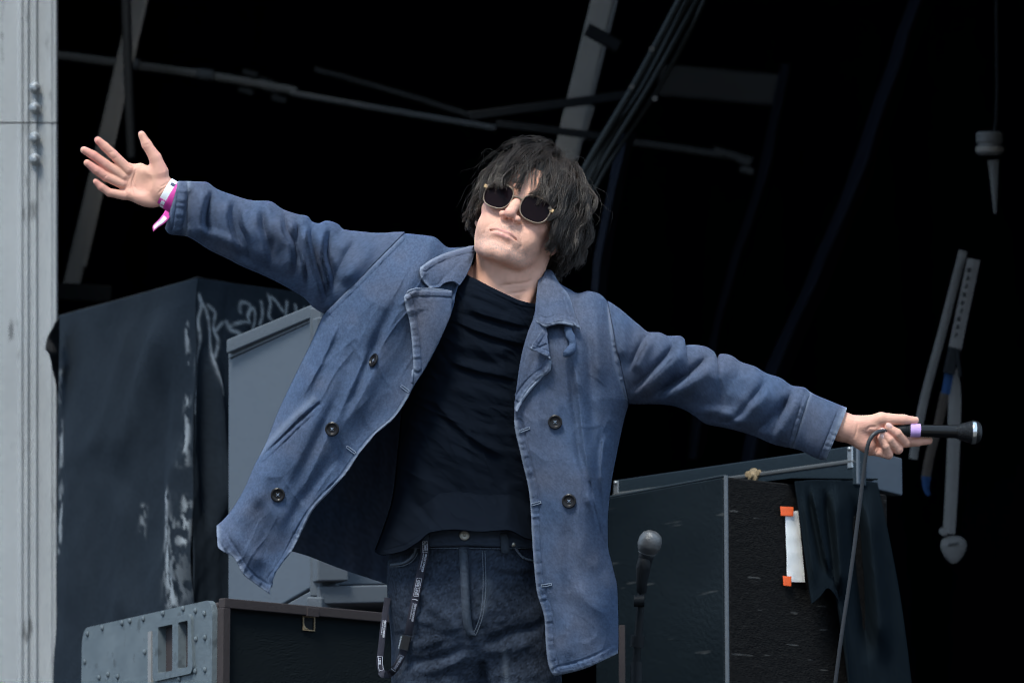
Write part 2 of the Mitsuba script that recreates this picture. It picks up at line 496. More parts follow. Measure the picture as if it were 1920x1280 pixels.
bm = beam('roof_beam', 'leaning pale roof beam behind the raised hand', 'beam', [(268, -30, 5.2), (128, 560, 5.0)], 30, 'alu_dim', 20)
obj('flange', bar(at(281, -30, 5.15), at(158, 500, 5.0), .012, .02, up=FWD), 'alu_dim', bm)
obj('bracket', bar(at(100, 545, 4.9), at(205, 552, 4.95), .05, .04, up=FWD), 'rubber', bm)
bm = beam('roof_beam', 'grey roof beam leaning above the singer\'s head', 'beam', [(1137, -30, 4.6), (1052, 320, 4.6)], 42, 'alu_dim', 20)
obj('flange', bar(at(1163, -30, 4.55), at(1080, 300, 4.55), .010, .02, up=FWD), 'alu_darkened', bm)
obj('clamp', bar(at(1100, 55, 4.4), at(1160, 88, 4.4), .035, .035, up=FWD), 'rubber', bm)
obj('edge_strip', bar(at(1113, 200, 4.45), at(1094, 262, 4.45), .007, .007, up=FWD), 'web_grey', bm)


def pipe(name, label, cat, pts, r, mat, parent=None, n=40, part=None):
    c = curve(pts, n)
    s = (D0 + c[:, 2]) / F
    m = tube(at(c[:, 0], c[:, 1], c[:, 2]), r * s, 12)
    if parent:
        return obj(part or name, m, mat, parent, smooth=True)
    k = thing(name, label, cat)
    obj(part or 'tube', m, mat, k, smooth=True)
    return k


pp = pipe('scaffold_pipe', 'pale horizontal pipe beside the aluminium tower', 'pipe', [(60, 97, 5.6), (250, 122, 5.6), (400, 143, 5.6), (556, 171, 5.6)], 8, 'alu_dim')
for x, y in ((246, 120), (385, 140)):
    obj('coupler', place(trimesh.creation.cylinder(radius=.017, height=.05, sections=16), at(x, y, 5.58), at(400, 143, 5.6) - at(60, 97, 5.6)), 'alu_darkened', pp)
pipe('scaffold_pipe', 'long dim pipe running towards the singer\'s hair', 'pipe', [(545, 174, 5.4), (720, 205, 5.4), (930, 240, 5.4)], 6, 'alu_darkened')
pipe('scaffold_pipe', 'thin dim pipe sloping above the long pipe', 'pipe', [(590, 130, 7.2), (740, 172, 7.2), (900, 222, 7.2)], 5, 'alu_darkened')
pipe('scaffold_pipe', 'dim pipe crossing behind the roof cables', 'pipe', [(1090, 255, 7.6), (1250, 275, 7.6), (1410, 300, 7.6)], 6, 'alu_darkened')
beam('cross_bar', 'dark bar in front of the leaning roof beam', 'bar', [(880, 218, 4.3), (1180, 178, 4.3)], 17, 'rubber')
beam('cross_bar', 'black bar across the top of the singer\'s head', 'bar', [(930, 232, 4.25), (1180, 262, 4.25)], 14, 'rubber')
beam('roof_panel_beam', 'wide faint grey beam high at the right of the cables', 'beam', [(1235, 150, 8.6), (1485, 172, 8.6)], 58, 'alu_darkened', 20)
jb = thing('cable_junction', 'dim cluster of clamps and plugs on the pipe', 'clamp')
for x, y, a in ((470, 137, .05), (500, 152, .04), (512, 168, .03), (462, 170, .035), (524, 185, .02)):
    obj('clamp', bar(at(x - 14, y - 3, 7.3), at(x + 12, y + 4, 7.3), .018, .02, up=FWD), 'alu_darkened', jb)
jb = thing('cable_junction', 'dim knot of clamps on the pipe right of the cables', 'clamp')
for x, y in ((1350, 285), (1375, 292), (1395, 302), (1400, 320)):
    obj('clamp', bar(at(x - 12, y - 4, 7.5), at(x + 12, y + 3, 7.5), .022, .02, up=FWD), 'alu_darkened', jb)
pipe('hanging_cable', 'thick black cable hanging in front of the pale beam', 'cable', [(236, -30, 4.3), (240, 120, 4.3), (247, 300, 4.3)], 9, 'rubber', part='cable')
cb = thing('cable_bundle', 'bundle of dark cables slanting down behind the singer\'s head', 'cable')
for k, (a, b, r) in enumerate(((1290, 1082, 8), (1302, 1092, 7), (1311, 1100, 8), (1322, 1108, 6), (1334, 1120, 5), (1296, 1088, 6))):
    sag = 6 * math.sin(k * 2.1)
    pipe('cable', None, None, [(a, -30, 3.6 + .02 * (k % 2)), ((a + b) / 2 + sag + 12, 145 + sag, 3.6 + .03 * (k % 3)), (b + 8, 330, 3.6), (b - 40, 430, 3.6)], r, 'cable_sheath', parent=cb)
for x, y in ((1222, 92), (1184, 163), (1228, 185)):
    obj('cable_tie', place(trimesh.creation.cylinder(radius=.007, height=.012, sections=12), at(x, y, 3.52), FWD), 'web_grey', cb)
# a loose drape with folds, right of the singer
def fold_drape(name, label, pts, r, seed):
    c = curve(pts, 60)
    rng_ = np.random.default_rng(seed)
    V = []
    for off, dz in ((-16, .06), (-11, .02), (-6, .0), (-3, -.02), (2, -.025), (6, -.01), (10, .02), (15, .04), (20, .08)):
        V.append(at(c[:, 0] + off * r + 5 * meshkit.noise(np.stack([c[:, 1] / 60, 0 * c[:, 1] + off, 0 * c[:, 1]], 1)), c[:, 1], c[:, 2] + dz * r))
    return tag(obj(name, cloth(np.stack(V, 1), .004)[0], 'drape_lit_paint', smooth=True), label, 'drape')


fold_drape('hanging_drape', 'black hanging drape with one fold painted lighter as lit right of the singer', [(1735, -40, 5.6), (1672, 150, 5.5), (1610, 330, 5.4), (1540, 500, 5.4), (1440, 730, 5.3), (1400, 900, 5.3)], 1.3, 3)
fold_drape('hanging_drape', 'drape fold painted as lit between the cables and the larger drape', [(1475, 120, 6.5), (1440, 300, 6.4), (1385, 480, 6.4), (1350, 600, 6.4), (1300, 860, 6.4)], .9, 4)
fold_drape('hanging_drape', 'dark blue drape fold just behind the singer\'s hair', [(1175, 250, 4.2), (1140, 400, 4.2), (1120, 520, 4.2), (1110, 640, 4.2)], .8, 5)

# straps at the right
def strap(name, pts, w, mat, parent, thick=.004, turn=0.0):
    c = curve(pts, 30)
    s = (D0 + c[:, 2]) / F
    t = np.gradient(c[:, :2], axis=0)
    t /= np.linalg.norm(t, axis=1, keepdims=True)
    nx = np.stack([-t[:, 1], t[:, 0]], 1)
    ww = np.broadcast_to(w, (30,)) / 2
    V = np.stack([at(c[:, 0] + nx[:, 0] * ww * k, c[:, 1] + nx[:, 1] * ww * k, c[:, 2] + turn * k + .003 * abs(k)) for k in (-1, -.5, 0, .5, 1)], 1)
    return obj(name, cloth(V, thick)[0], mat, parent, smooth=40)


rs = thing('ratchet_strap', 'grey ratchet strap with printed webbing hanging at the right', 'strap')
strap('webbing', [(1806, 470, 3.2), (1770, 610, 3.2), (1728, 770, 3.2), (1712, 860, 3.2)], 16, 'web_grey', rs)
strap('webbing', [(1826, 486, 3.15), (1808, 570, 3.15), (1790, 655, 3.15)], 24, 'web_grey', rs)
for k in range(9):
    f = .12 + k * .09
    x, y = 1826 - 36 * f, 486 + 169 * f
    obj('printed_mark', bar(at(x - 4 + 1.5 * (k % 3), y - 4, 3.142), at(x - 5.5 + 1.5 * (k % 2), y + 4, 3.142), .009 - .002 * (k % 3), .001, up=FWD), 'print_dark', rs)
obj('ratchet', bar(at(1790, 652, 3.12), at(1779, 700, 3.12), .028, .03, up=FWD), 'rubber', rs)
obj('handle', bar(at(1794, 655, 3.1), at(1800, 705, 3.1), .008, .012, up=FWD), 'rubber', rs)
strap('blue_sleeve', [(1781, 697, 3.13), (1773, 738, 3.13)], 17, 'web_blue', rs)
strap('webbing', [(1791, 690, 3.16), (1790, 760, 3.16), (1786, 880, 3.16), (1779, 1000, 3.16)], np.interp(np.linspace(0, 1, 30), [0, .1, .2, 1], [8, 20, 24, 23]), 'web_grey', rs)
hk = lathe([(0, -.041), (.008, -.038), (.022, -.024), (.031, -.006), (.033, .006), (.029, .019), (.018, .027), (0, .030)], 28)
hk.vertices[:, 1] *= .7
ang = at(1788, 1026, 3.12)
obj('weight', place(hk, ang, UPC), 'web_grey', rs, smooth=40, label='rounded steel end fitting')
obj('lug', place(trimesh.creation.cylinder(radius=.010, height=.022, sections=18), at(1769, 996, 3.1), FWD), 'web_grey', rs)
obj('slot', bar(at(1778, 1022, 3.088), at(1798, 1017, 3.088), .004, .004, up=FWD), 'rubber', rs)
rs = thing('tie_strap', 'short brown tie strap with blue end behind the microphone', 'strap')
strap('webbing', [(1772, 735, 3.3), (1758, 800, 3.3), (1742, 860, 3.3), (1735, 900, 3.3)], 17, 'web_brown', rs)
strap('blue_end', [(1737, 893, 3.29), (1736, 912, 3.29), (1742, 928, 3.29)], np.linspace(18, 7, 30), 'web_blue', rs)
lp = thing('hanging_clamp', 'dim grey clamp on a wire near the right edge', 'clamp')
obj('body', place(lathe([(0, .034), (.030, .034), (.034, .030), (.034, .008), (.030, .004), (.030, -.004), (.034, -.008), (.034, -.020), (.026, -.026), (0, -.026)], 24), at(1855, 272, 3.6), UPC), 'alu_darkened', lp, smooth=35)
obj('band', place(trimesh.creation.cylinder(radius=.0365, height=.012, sections=28), at(1856, 280, 3.6), UPC), 'alu_dim', lp, smooth=35)
strap('tail', [(1862, 300, 3.6), (1864, 345, 3.6), (1866, 400, 3.6)], np.linspace(20, 5, 30), 'alu_darkened', lp)
obj('hook', tube(at([1864, 1868, 1870, 1868], [252, 225, 160, -30], 3.6), .005, 8), 'rubber', lp)

# ------------------------------------------------------------------ equipment left of the singer
scene['cover_cloth'] = {'type': 'twosided', 'inner': {'type': 'principled', 'base_color': VC, 'roughness': 0.9, 'specular': 0.04}}
CV = thing('covered_stack', 'tall stack of gear under a stained black cloth cover', 'equipment cover')
Lc, Cc, Rc = (110, 592, 2.62), (370, 521, 1.9), (590, 552, 2.17)


def cover_face(tl, tr, n, m, bulge, folds, seed, extra=None):
    s, t = np.linspace(0, 1, m)[None], np.linspace(0, 1, n)[:, None]
    A, B = at(*tl), at(*tr)
    P = A + (B - A) * s[..., None] * np.ones((n, 1, 1))
    P = P.copy()
    z = P[..., 2] * (1 - t)
    P[..., 2] = z
    pX = np.interp(s, [0, 1], [tl[0], tr[0]]) + 0 * t
    pY = np.interp(s, [0, 1], [tl[1], tr[1]]) + t * 1500
    nrm = np.cross(B - A, [0, 0, 1.0])
    nrm /= np.linalg.norm(nrm)
    if nrm @ FWD > 0:
        nrm = -nrm
    h = strokes(pX, pY, folds) + bulge * (meshkit.fbm(np.stack([pX / 55, pY / 260, 0 * pX + seed], -1), 3, seed) - .5 + .22 * crinkle(pX, pY, 112, 160, 26, seed)) * np.clip(t / .03, 0, 1)
    return P + nrm * h[..., None], pX, pY


FC1 = [('r', [(330, 560), (280, 720), (210, 900)], 26, .018), ('r', [(250, 580), (220, 760), (150, 900)], 20, .012), ('r', [(350, 800), (345, 950), (352, 1120)], 20, .02), ('v', [(320, 640), (300, 860), (310, 1100)], 20, .015), ('r', [(150, 760), (140, 950), (150, 1200)], 20, .012), ('r', [(240, 900), (235, 1050), (250, 1200)], 18, .012)]
FC2 = [('r', [(395, 640), (410, 800), (430, 1000)], 14, .03), ('v', [(385, 620), (390, 800), (400, 1000)], 9, .03), ('r', [(440, 560), (450, 640), (450, 800)], 16, .012)]
P1, X1, Y1 = cover_face(Lc, Cc, 420, 140, .03, FC1, 3)
P2, X2, Y2 = cover_face(Cc, Rc, 420, 110, .03, FC2, 4)
squig = [[(375, 552), (379, 575), (373, 600), (377, 640), (371, 680), (372, 730), (369, 770)], [(378, 560), (390, 590), (397, 640), (402, 700), (410, 740)], [(392, 572), (404, 590), (402, 612), (412, 640), (404, 668)], [(408, 618), (424, 602), (430, 618), (442, 624), (448, 640)],
         [(430, 612), (450, 604), (462, 606), (458, 590), (470, 578), (474, 596), (468, 616)], [(446, 586), (452, 566), (464, 572), (462, 590)], [(486, 566), (488, 590), (484, 608)], [(500, 552), (504, 570), (500, 590), (508, 602)], [(506, 556), (520, 572), (528, 584)], [(536, 566), (534, 590)], [(552, 572), (556, 596)], [(570, 578), (568, 600)]]
st2 = sum(near(X2, Y2, q, 2.6) for q in squig) * np.clip(.25 + 1.1 * meshkit.noise(np.stack([X2 / 7, Y2 / 7, 0 * X2], -1)), 0, 1)
blot = meshkit.fbm(np.stack([X1 / 4.5, Y1 / 16, 0 * X1], -1), 3, 6)
zone = sum(near(X1, Y1, q, w) * k for q, w, k in (([(358, 605), (358, 680)], 3, .9), ([(356, 745), (359, 865)], 6, .8), ([(330, 925), (328, 1000), (335, 1125)], 10, .9), ([(364, 930), (362, 1010)], 5, .8), ([(117, 800), (120, 900), (116, 1050)], 5, .8), ([(272, 950), (268, 1010)], 4, .6), ([(345, 980), (350, 1100)], 16, .45), ([(118, 700), (116, 760)], 3, .4)))
st1 = np.clip((blot - .43) * 7, 0, 1) * np.clip(zone, 0, 1)
cb0 = np.array([.0155, .0215, .030])


def cover_col(X, Y, st, seed):
    g = meshkit.fbm(np.stack([X / 80, Y / 160, 0 * X], -1), 3, seed)[..., None]
    f = meshkit.noise(np.stack([X / 1.7, Y / 2.2, 0 * X], -1), seed)[..., None]
    c = cb0 * (.85 + .3 * g) * (.85 + .3 * f)
    return c * (1 - st[..., None] * .8) + np.array([.33, .36, .39]) * st[..., None] * .8


m, c = join([cloth(P1, .003, cover_col(X1, Y1, st1, 1)), cloth(P2, .003, cover_col(X2, Y2, np.clip(st2, 0, 1), 2))])
obj('cover', m, 'cover_cloth', CV, color=c)
a, b, c_ = at(*Lc), at(*Cc), at(*Rc)
d_ = a + c_ - b
s4 = quad_patch([a, d_, c_, b], 14, 14) + [0, 0, .001]
s4[..., 2] += .01 * (meshkit.fbm(s4 * 4, 2, 9) - .5)
obj('top_cover', cloth(s4, .003, np.tile(cb0, (14, 14, 1)))[0], 'drape_black', CV, smooth=True)
fl = coons(fill_d([(112, 594, 2.55), (100, 612, 2.5), (92, 625, 2.5)]), fill_d([(109, 735, 2.55), (106, 715, 2.52), (102, 700, 2.5)]), fill_d([(112, 594, 2.55), (111, 660, 2.55), (109, 735, 2.55)]), fill_d([(92, 625, 2.5), (86, 648, 2.47), (95, 670, 2.5), (102, 700, 2.5)]), 24, 12)
obj('loose_flap', cloth(at(fl[..., 0], fl[..., 1], fl[..., 2] + .02 * np.sin(fl[..., 1] / 9)), .003)[0], 'drape_black', CV, smooth=True)

# grey cabinet
bsdf('cabinet_grey', (0.10, 0.12, 0.148), 0.6, specular=0.1)
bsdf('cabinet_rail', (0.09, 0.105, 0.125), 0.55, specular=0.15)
bsdf('cabinet_dark', (0.02, 0.028, 0.036), 0.7, specular=0.1)
GC = thing('grey_cabinet', 'plain grey cabinet with ledged top standing behind the open jacket', 'cabinet')


def face_quad(xl, yl0, yl1, dl, xr, yr0, yr1, dr_, back, ch=.004):
    f = at([xl, xr, xr, xl], [yl0, yr0, yr1, yl1], [dl, dr_, dr_, dl])
    n = np.cross(f[1] - f[0], f[3] - f[0])
    n /= np.linalg.norm(n)
    if n @ FWD < 0:
        n = -n
    return block(f, f + n * back, ch)


obj('panel', face_quad(429, 672, 1190, 1.66, 590, 600, 1098, 1.12, .30), 'cabinet_grey', GC)
obj('top_rail', face_quad(424, 640, 660, 1.62, 594, 570, 588, 1.08, .34), 'cabinet_rail', GC)
obj('trim', face_quad(428, 664, 671, 1.645, 592, 592, 598, 1.105, .30, .002), 'cabinet_rail', GC)
obj('edge_post', face_quad(584, 596, 1096, 1.105, 597, 592, 1092, 1.06, .06), 'cabinet_rail', GC)
obj('base_rail', face_quad(429, 1195, 1225, 1.64, 599, 1101, 1128, 1.07, .32), 'cabinet_rail', GC)
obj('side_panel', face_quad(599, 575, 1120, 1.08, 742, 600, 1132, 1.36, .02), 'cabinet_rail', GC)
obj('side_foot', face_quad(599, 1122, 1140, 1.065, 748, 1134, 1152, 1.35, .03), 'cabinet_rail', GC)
RB = thing('support_case', 'dark case carrying the grey cabinet', 'flight case')
obj('body', block(np.array([drop(at(440, 1240, 1.7), .04), drop(at(600, 1142, 1.1), .04), drop(at(748, 1160, 1.38), .04), drop(at(590, 1200, 2.0), .04)]), np.array([at(440, 1232, 1.7), at(600, 1136, 1.1), at(748, 1153, 1.38), at(590, 1190, 2.0)])), 'cabinet_dark', RB)
for x, y, d in ((450, 1240, 1.7), (600, 1142, 1.18), (735, 1160, 1.38)):
    p = drop(at(x, y, d))
    obj('foot', bx(p[0] - .03, p[0] + .03, p[1] + .05, p[1] + .11, 0, .05), 'rubber', RB)

# loudspeaker in front
bumped('speaker_plate', proc(lambda p, n, uv: mikit.mix((0.070, 0.090, 0.107), (0.125, 0.150, 0.168), mikit.fbm(p.x * 16, p.y * 16, p.z * 16, 4)) * (1 - .35 * mikit.smoothstep(.62, .76, mikit.fbm(p.x * 40, p.y * 40 + 9, p.z * 30, 4)))), 0.55,
       lambda p, n, uv: mikit.fbm(p.x * 90, p.y * 90, p.z * 90, 2), 0.0008, specular=0.2)
bsdf('speaker_frame', (0.046, 0.039, 0.041), 0.7, specular=0.1)
bumped('grille', (0.010, 0.0135, 0.016), 0.8, lambda p, n, uv: mikit.noise(p.x * 420, p.y * 420, p.z * 420), 0.002, specular=0.05)
bsdf('badge_gold', (0.30, 0.22, 0.13), 0.4, metallic=0.3)
LS = thing('loudspeaker', 'scuffed loudspeaker with bolted grey side plate and black front', 'loudspeaker')
K, KL, KR = (410, 1123, .60), (164, 1178, 1.26), (900, 1168, 1.12)
kt, lt, rt = at(*K), at(*KL), at(*KR)
kb, lb, rb = drop(kt, .06), drop(lt, .06), drop(rt, .06)
far_t, far_b = lt + rt - kt, lb + rb - kb
back = (lt - kt) / np.linalg.norm(lt - kt)
obj('cabinet', block(np.array([kt + back * .01, rt + back * .01, rb + back * .01, kb + back * .01]) - [0, 0, .004], np.array([lt, far_t, far_b, lb]) - [0, 0, .004]), 'speaker_frame', LS)
# side plate with a rounded far corner, a hatch for the handle, bolts
U, W = (lt - kt), np.array([0, 0, -1.0])
ul = np.linalg.norm(U)
U = U / ul
SN = np.cross(U, W)
SN = SN if SN @ FWD < 0 else -SN


def on_side(px, py):
    """The point of the side plate that shows at the pixel."""
    r = at(px, py, 0.0) - CAM
    return CAM + r * (((kt - CAM) @ SN) / (r @ SN))


def side_uv(px, py):
    q = on_side(px, py) - kt
    return q @ U, q @ W


hh = [side_uv(x, y) for x, y in ((313, 1172), (366, 1160), (366, 1252), (313, 1268))]
cr = .035
outline = sbox(0.002, 0.0, ul, kt[2] - .06).buffer(-cr).buffer(cr)
opening = [Polygon([side_uv(x, y) for x, y in q]).buffer(-.004).buffer(.004) for q in (((312, 1176), (339, 1170), (339, 1257), (312, 1262)), ((350, 1167), (368, 1163), (368, 1250), (350, 1254)))]
plate = outline
for o in opening:
    plate = plate.difference(o)


def flat(poly, thick, lift=0.0):
    m = trimesh.creation.extrude_polygon(poly, thick, engine='earcut')
    v = m.vertices
    return trimesh.Trimesh(kt + v[:, :1] * U + v[:, 1:2] * W + (v[:, 2:] + lift) * SN, m.faces, process=False)


obj('side_plate', flat(plate, .012), 'speaker_plate', LS, smooth=20)
rim = Polygon([side_uv(x, y) for x, y in ((303, 1170), (372, 1154), (376, 1258), (303, 1274))]).buffer(-.012).buffer(.016)
for o in opening:
    rim = rim.difference(o)
obj('handle_frame', flat(rim, .006, .012), 'speaker_plate', LS, smooth=20)
obj('hatch', flat(Polygon([side_uv(x, y) for x, y in ((292, 1185), (298, 1183), (298, 1300), (292, 1300))]), .005, .012), 'alu_darkened', LS)
obj('handle_bar', tube([kt + u_ * U + .10 * W - .03 * SN + w_ * W for u_, w_ in ((hh[0][0] - .02, hh[0][1] - .09), (hh[0][0] - .02, hh[0][1] + .02))], .012, 10), 'speaker_plate', LS, smooth=True)
for x, y in ((175, 1188), (203, 1177), (240, 1168), (255, 1164), (280, 1160), (317, 1150), (355, 1141), (378, 1145), (379, 1198), (396, 1195), (378, 1258), (396, 1255), (283, 1222), (170, 1240), (197, 1270), (214, 1264), (232, 1268), (395, 1150), (348, 1272)):
    dome = lathe([(0, .004), (.004, .0035), (.006, .001), (.0062, 0), (0, 0)], 14)
    obj('bolt', place(dome, on_side(x, y) + SN * .0125, SN), 'speaker_plate', LS, smooth=True)
FU = (rt - kt) / np.linalg.norm(rt - kt)
fl_ = np.linalg.norm(rt - kt)
FN = np.cross(FU, W)
FN = FN if FN @ FWD < 0 else -FN
fw, ft = .014, .016


def flat2(u0, u1, w0, w1, thick, lift=0.0, ch=.002):
    f = np.array([kt + u * FU + w * W + lift * FN for u, w in ((u0, w0), (u1, w0), (u1, w1), (u0, w1))])
    return block(f + thick * FN, f, ch)


hz = kt[2] - .06
obj('frame_rail', flat2(0, fl_, 0, .0155, .014), 'speaker_frame', LS)
obj('frame_post', flat2(0, .0155, .0158, hz, .014), 'speaker_frame', LS)
obj('front_grille', flat2(.016, fl_, .016, hz, .004, -.002, .001), 'grille', LS)


def on_front(px, py):
    r = at(px, py, 0.0) - CAM
    q = CAM + r * (((kt - CAM) @ FN) / (r @ FN)) - kt
    return q @ FU, q @ W


u0, w0 = on_front(564, 1139)
u1, w1 = on_front(586, 1182)
wm = on_front(575, 1156)[1]
obj('clip', flat2(u0, u1, w0, wm, .004, .0145, .001), 'speaker_frame', LS)
def bar2(a, b, w, lift=.006, th=.003):
    pa, pb = kt + a[0] * FU + a[1] * W + lift * FN, kt + b[0] * FU + b[1] * W + lift * FN
    return bar(pa, pb, w, th, up=FN)


e = .0022
logo = [bar2((u0, wm), (u1, wm), e), bar2((u0, w1), (u1, w1), e), bar2((u0 + e / 2, wm), (u0 + e / 2, w1), e), bar2((u1 - e / 2, wm), (u1 - e / 2, w1), e)]
tri = trimesh.creation.extrude_polygon(Polygon([(u0 + .002, w1 - .002), (u0 + .002, w1 - .016), (u0 + .004, w1 - .009), (u0 + .008, w1 - .005), (u0 + .015, w1 - .002)]), .002, engine='earcut')
tri = trimesh.Trimesh(kt + tri.vertices[:, :1] * FU + tri.vertices[:, 1:2] * W + (tri.vertices[:, 2:] + .005) * FN, tri.faces, process=False)
obj('badge', trimesh.util.concatenate(logo + [tri]), 'badge_gold', LS, label='small square gold badge with a curved corner mark')
obj('badge_back', flat2(u0, u1, wm, w1, .001, .0025, .0003), 'rubber', LS)
for q in (kb, lb, rb):
    p = drop(q)
    obj('foot', bx(p[0] - .02, p[0] + .04, p[1] + .03, p[1] + .09, 0, .065), 'rubber', LS)

# ------------------------------------------------------------------ equipment right of the singer
bumped('case_laminate', proc(lambda p, n, uv: mikit.mix((0.004, 0.007, 0.010), (0.009, 0.014, 0.018), mikit.fbm(p.x * 6, p.y * 6, p.z * 9, 3)) + mi.Color3f(.03) * mikit.smoothstep(.70, .80, mikit.fbm(p.x * 9 + 3, p.y * 9, p.z * 60, 3))), 0.38,
       lambda p, n, uv: mikit.noise(p.x * 150, p.y * 150, p.z * 150), 0.0006, specular=0.15)
bumped('case_carpet', proc(lambda p, n, uv: mikit.mix((0.005, 0.0052, 0.006), (0.016, 0.016, 0.0165), mikit.noise(p.x * 200, p.y * 200, p.z * 420)) + mi.Color3f(.04) * mikit.smoothstep(.74, .80, mikit.fbm(p.x * 16, p.y * 16, p.z * 110, 3))), 0.9,
       lambda p, n, uv: mikit.noise(p.x * 300, p.y * 300, p.z * 600), 0.002, specular=0.03)
bsdf('case_teal', (0.014, 0.0225, 0.031), 0.4, specular=0.2)
bsdf('case_seam', (0.10, 0.105, 0.11), 0.4, metallic=0.5)
bsdf('paper', (0.78, 0.79, 0.80), 0.8)
bsdf('orange_tape', (0.90, 0.13, 0.03), 0.6)
FCa = thing('flight_case', 'big dark flight case with carpeted end under the draped cloth', 'flight case')
A0, AL, AR = (1361, 891, .80), (1120, 936, 1.20), (1660, 925, 1.10)
a0, al, ar = at(*A0), at(*AL), at(*AR)


def wall_block(p, q, z0, z1, thick):
    n = np.cross(q - p, [0, 0, 1.0])
    n /= np.linalg.norm(n)
    n = n if n @ FWD > 0 else -n
    f = np.array([[*p[:2], z1], [*q[:2], z1], [*q[:2], z0], [*p[:2], z0]])
    return block(f, f + n * thick, .005)


z1 = a0[2]
core = np.array([[*q[:2], z] for z in (.1, z1 - .01) for q in (a0 + FWD * .05, al + FWD * .03, ar + FWD * .03, al + ar - a0)])
obj('body', trimesh.convex.convex_hull(core), 'stage_black', FCa)
obj('side_panel', wall_block(al, a0 + (al - a0) * .012, .1, z1, .02), 'case_laminate', FCa)
obj('end_panel', wall_block(a0 + (ar - a0) * .01, ar, .1, z1, .02), 'case_carpet', FCa)
obj('corner_post', tube([[*a0[:2], .1], [*a0[:2], z1]], .0045, 10), 'cabinet_rail', FCa, smooth=True)
obj('top_edge', tube([al, a0], .003, 8), 'cabinet_dark', FCa, smooth=True)
for q in (a0 + FWD * .1, al * .9 + a0 * .1 + FWD * .1, ar * .9 + a0 * .1 + FWD * .1):
    p = drop(q)
    obj('castor', place(trimesh.creation.cylinder(radius=.05, height=.04, sections=20), [p[0], p[1], .05], [1, 0, 0]), 'rubber', FCa, smooth=40)
FB_ = thing('flight_case', 'low teal black case with latches on top of the big dark one', 'flight case')
B0, BL, BR = (1604, 838, 1.02), (1150, 895, 1.62), (1690, 852, 1.22)
b0, bl, br = at(*B0), at(*BL), at(*BR)
zb = b0[2]
zlo = zb - .074


def b_block(p, q, za, zc, thick, out=0.0):
    n = np.cross(q - p, [0, 0, 1.0])
    n /= np.linalg.norm(n)
    n = n if n @ FWD > 0 else -n
    f = np.array([[*p[:2], zc], [*q[:2], zc], [*q[:2], za], [*p[:2], za]]) - n * out
    return block(f, f + n * thick, .004)


core = np.array([[*q[:2], z] for z in (zlo, zb - .003) for q in (b0 + FWD * .02, bl + FWD * .02, br + FWD * .02, bl + br - b0)])
obj('body', trimesh.convex.convex_hull(core), 'cabinet_dark', FB_)
dv = (b0 - bl)
obj('lid', b_block(bl, b0, zb - .028, zb, .03), 'case_teal', FB_)
obj('tray', b_block(bl, b0, zlo, zb - .0295, .03), 'case_teal', FB_)
obj('seam', b_block(bl, b0, zb - .0296, zb - .0272, .02, .0025), 'case_seam', FB_)
obj('end_panel', b_block(b0 + (br - b0) * .01, br, zlo, zb, .02), 'cabinet_grey', FB_)
for f, lab in ((.60, 'round'), (.985, 'tall'), (.02, 'tall')):
    p = bl + dv * f
    n = np.cross(dv, [0, 0, 1.0])
    n = n / np.linalg.norm(n)
    n = n if n @ FWD < 0 else -n
    pz = np.array([p[0], p[1], zb - .029])
    if lab == 'round':
        L = FB_
        obj('latch', place(lathe([(0, .012), (.006, .011), (.008, .006), (.015, .004), (.016, 0), (0, 0)], 20), pz + n * .003, n), 'badge_gold', L, smooth=40)
        for k in (-1, 1):
            obj('latch_ear', place(lathe([(0, .006), (.006, .005), (.007, 0), (0, 0)], 12), pz + n * .003 + k * .017 * dv / np.linalg.norm(dv) + [0, 0, .004], n), 'badge_gold', L, smooth=40)
    else:
        obj('corner_plate', bar(pz + [0, 0, .03] + n * .003, pz - [0, 0, .012] + n * .003, .014, .006, up=n), 'bolt_steel', FB_)
        for dz in (.026, -.040):
            obj('rivet', place(lathe([(0, .004), (.004, .003), (.005, 0), (0, 0)], 12), pz + n * .006 + [0, 0, dz], n), 'bolt_steel', FB_, smooth=True)
p = bl + dv * .80
obj('rivet', place(lathe([(0, .005), (.005, .004), (.006, 0), (0, 0)], 12), np.array([p[0], p[1], zlo + .012]) + n * .004, n), 'badge_gold', FB_, smooth=True)

# black cloth thrown over the end of the case
EN = np.cross(ar - a0, [0, 0, 1.0])
EN /= np.linalg.norm(EN)
EN = EN if EN @ FWD < 0 else -EN


def on_end(px, py, lift):
    px, py = np.broadcast_arrays(np.asarray(px, float), np.asarray(py, float))
    r = at(px, py, 0.0) - CAM
    k = ((a0 - CAM) @ EN + lift) / (r @ EN)
    return CAM + r * k[..., None]


bsdf('throw_cloth', (0.0052, 0.0088, 0.0125), 0.9, specular=0.04)
g = coons([(1491, 902), (1534, 899), (1590, 900), (1645, 904)], [(1523, 1131), (1538, 1118), (1552, 1102), (1575, 1135), (1598, 1330), (1640, 1700), (1760, 1700)], [(1491, 902), (1501, 980), (1512, 1060), (1523, 1131)], [(1645, 904), (1668, 1010), (1690, 1130), (1712, 1300), (1760, 1700)], 160, 110)
FT = [('e', [(1520, 905), (1535, 980), (1556, 1090)], 12, .02), ('r', [(1565, 905), (1572, 1010), (1580, 1130)], 14, .03), ('v', [(1545, 910), (1556, 1000), (1568, 1100)], 8, .02), ('r', [(1625, 910), (1640, 1050), (1660, 1250)], 16, .03), ('v', [(1600, 920), (1612, 1050), (1625, 1250)], 12, .03), ('r', [(1506, 910), (1516, 1000), (1530, 1110)], 6, .010)]
lift = .02 + strokes(g[..., 0], g[..., 1], FT) + .012 * crinkle(g[..., 0], g[..., 1], 80, 120, 18, 77) + .03 * np.linspace(0, 1, 160)[:, None]
tc = thing('black_cloth', 'dark cloth thrown over the corner of the flight case', 'cloth')
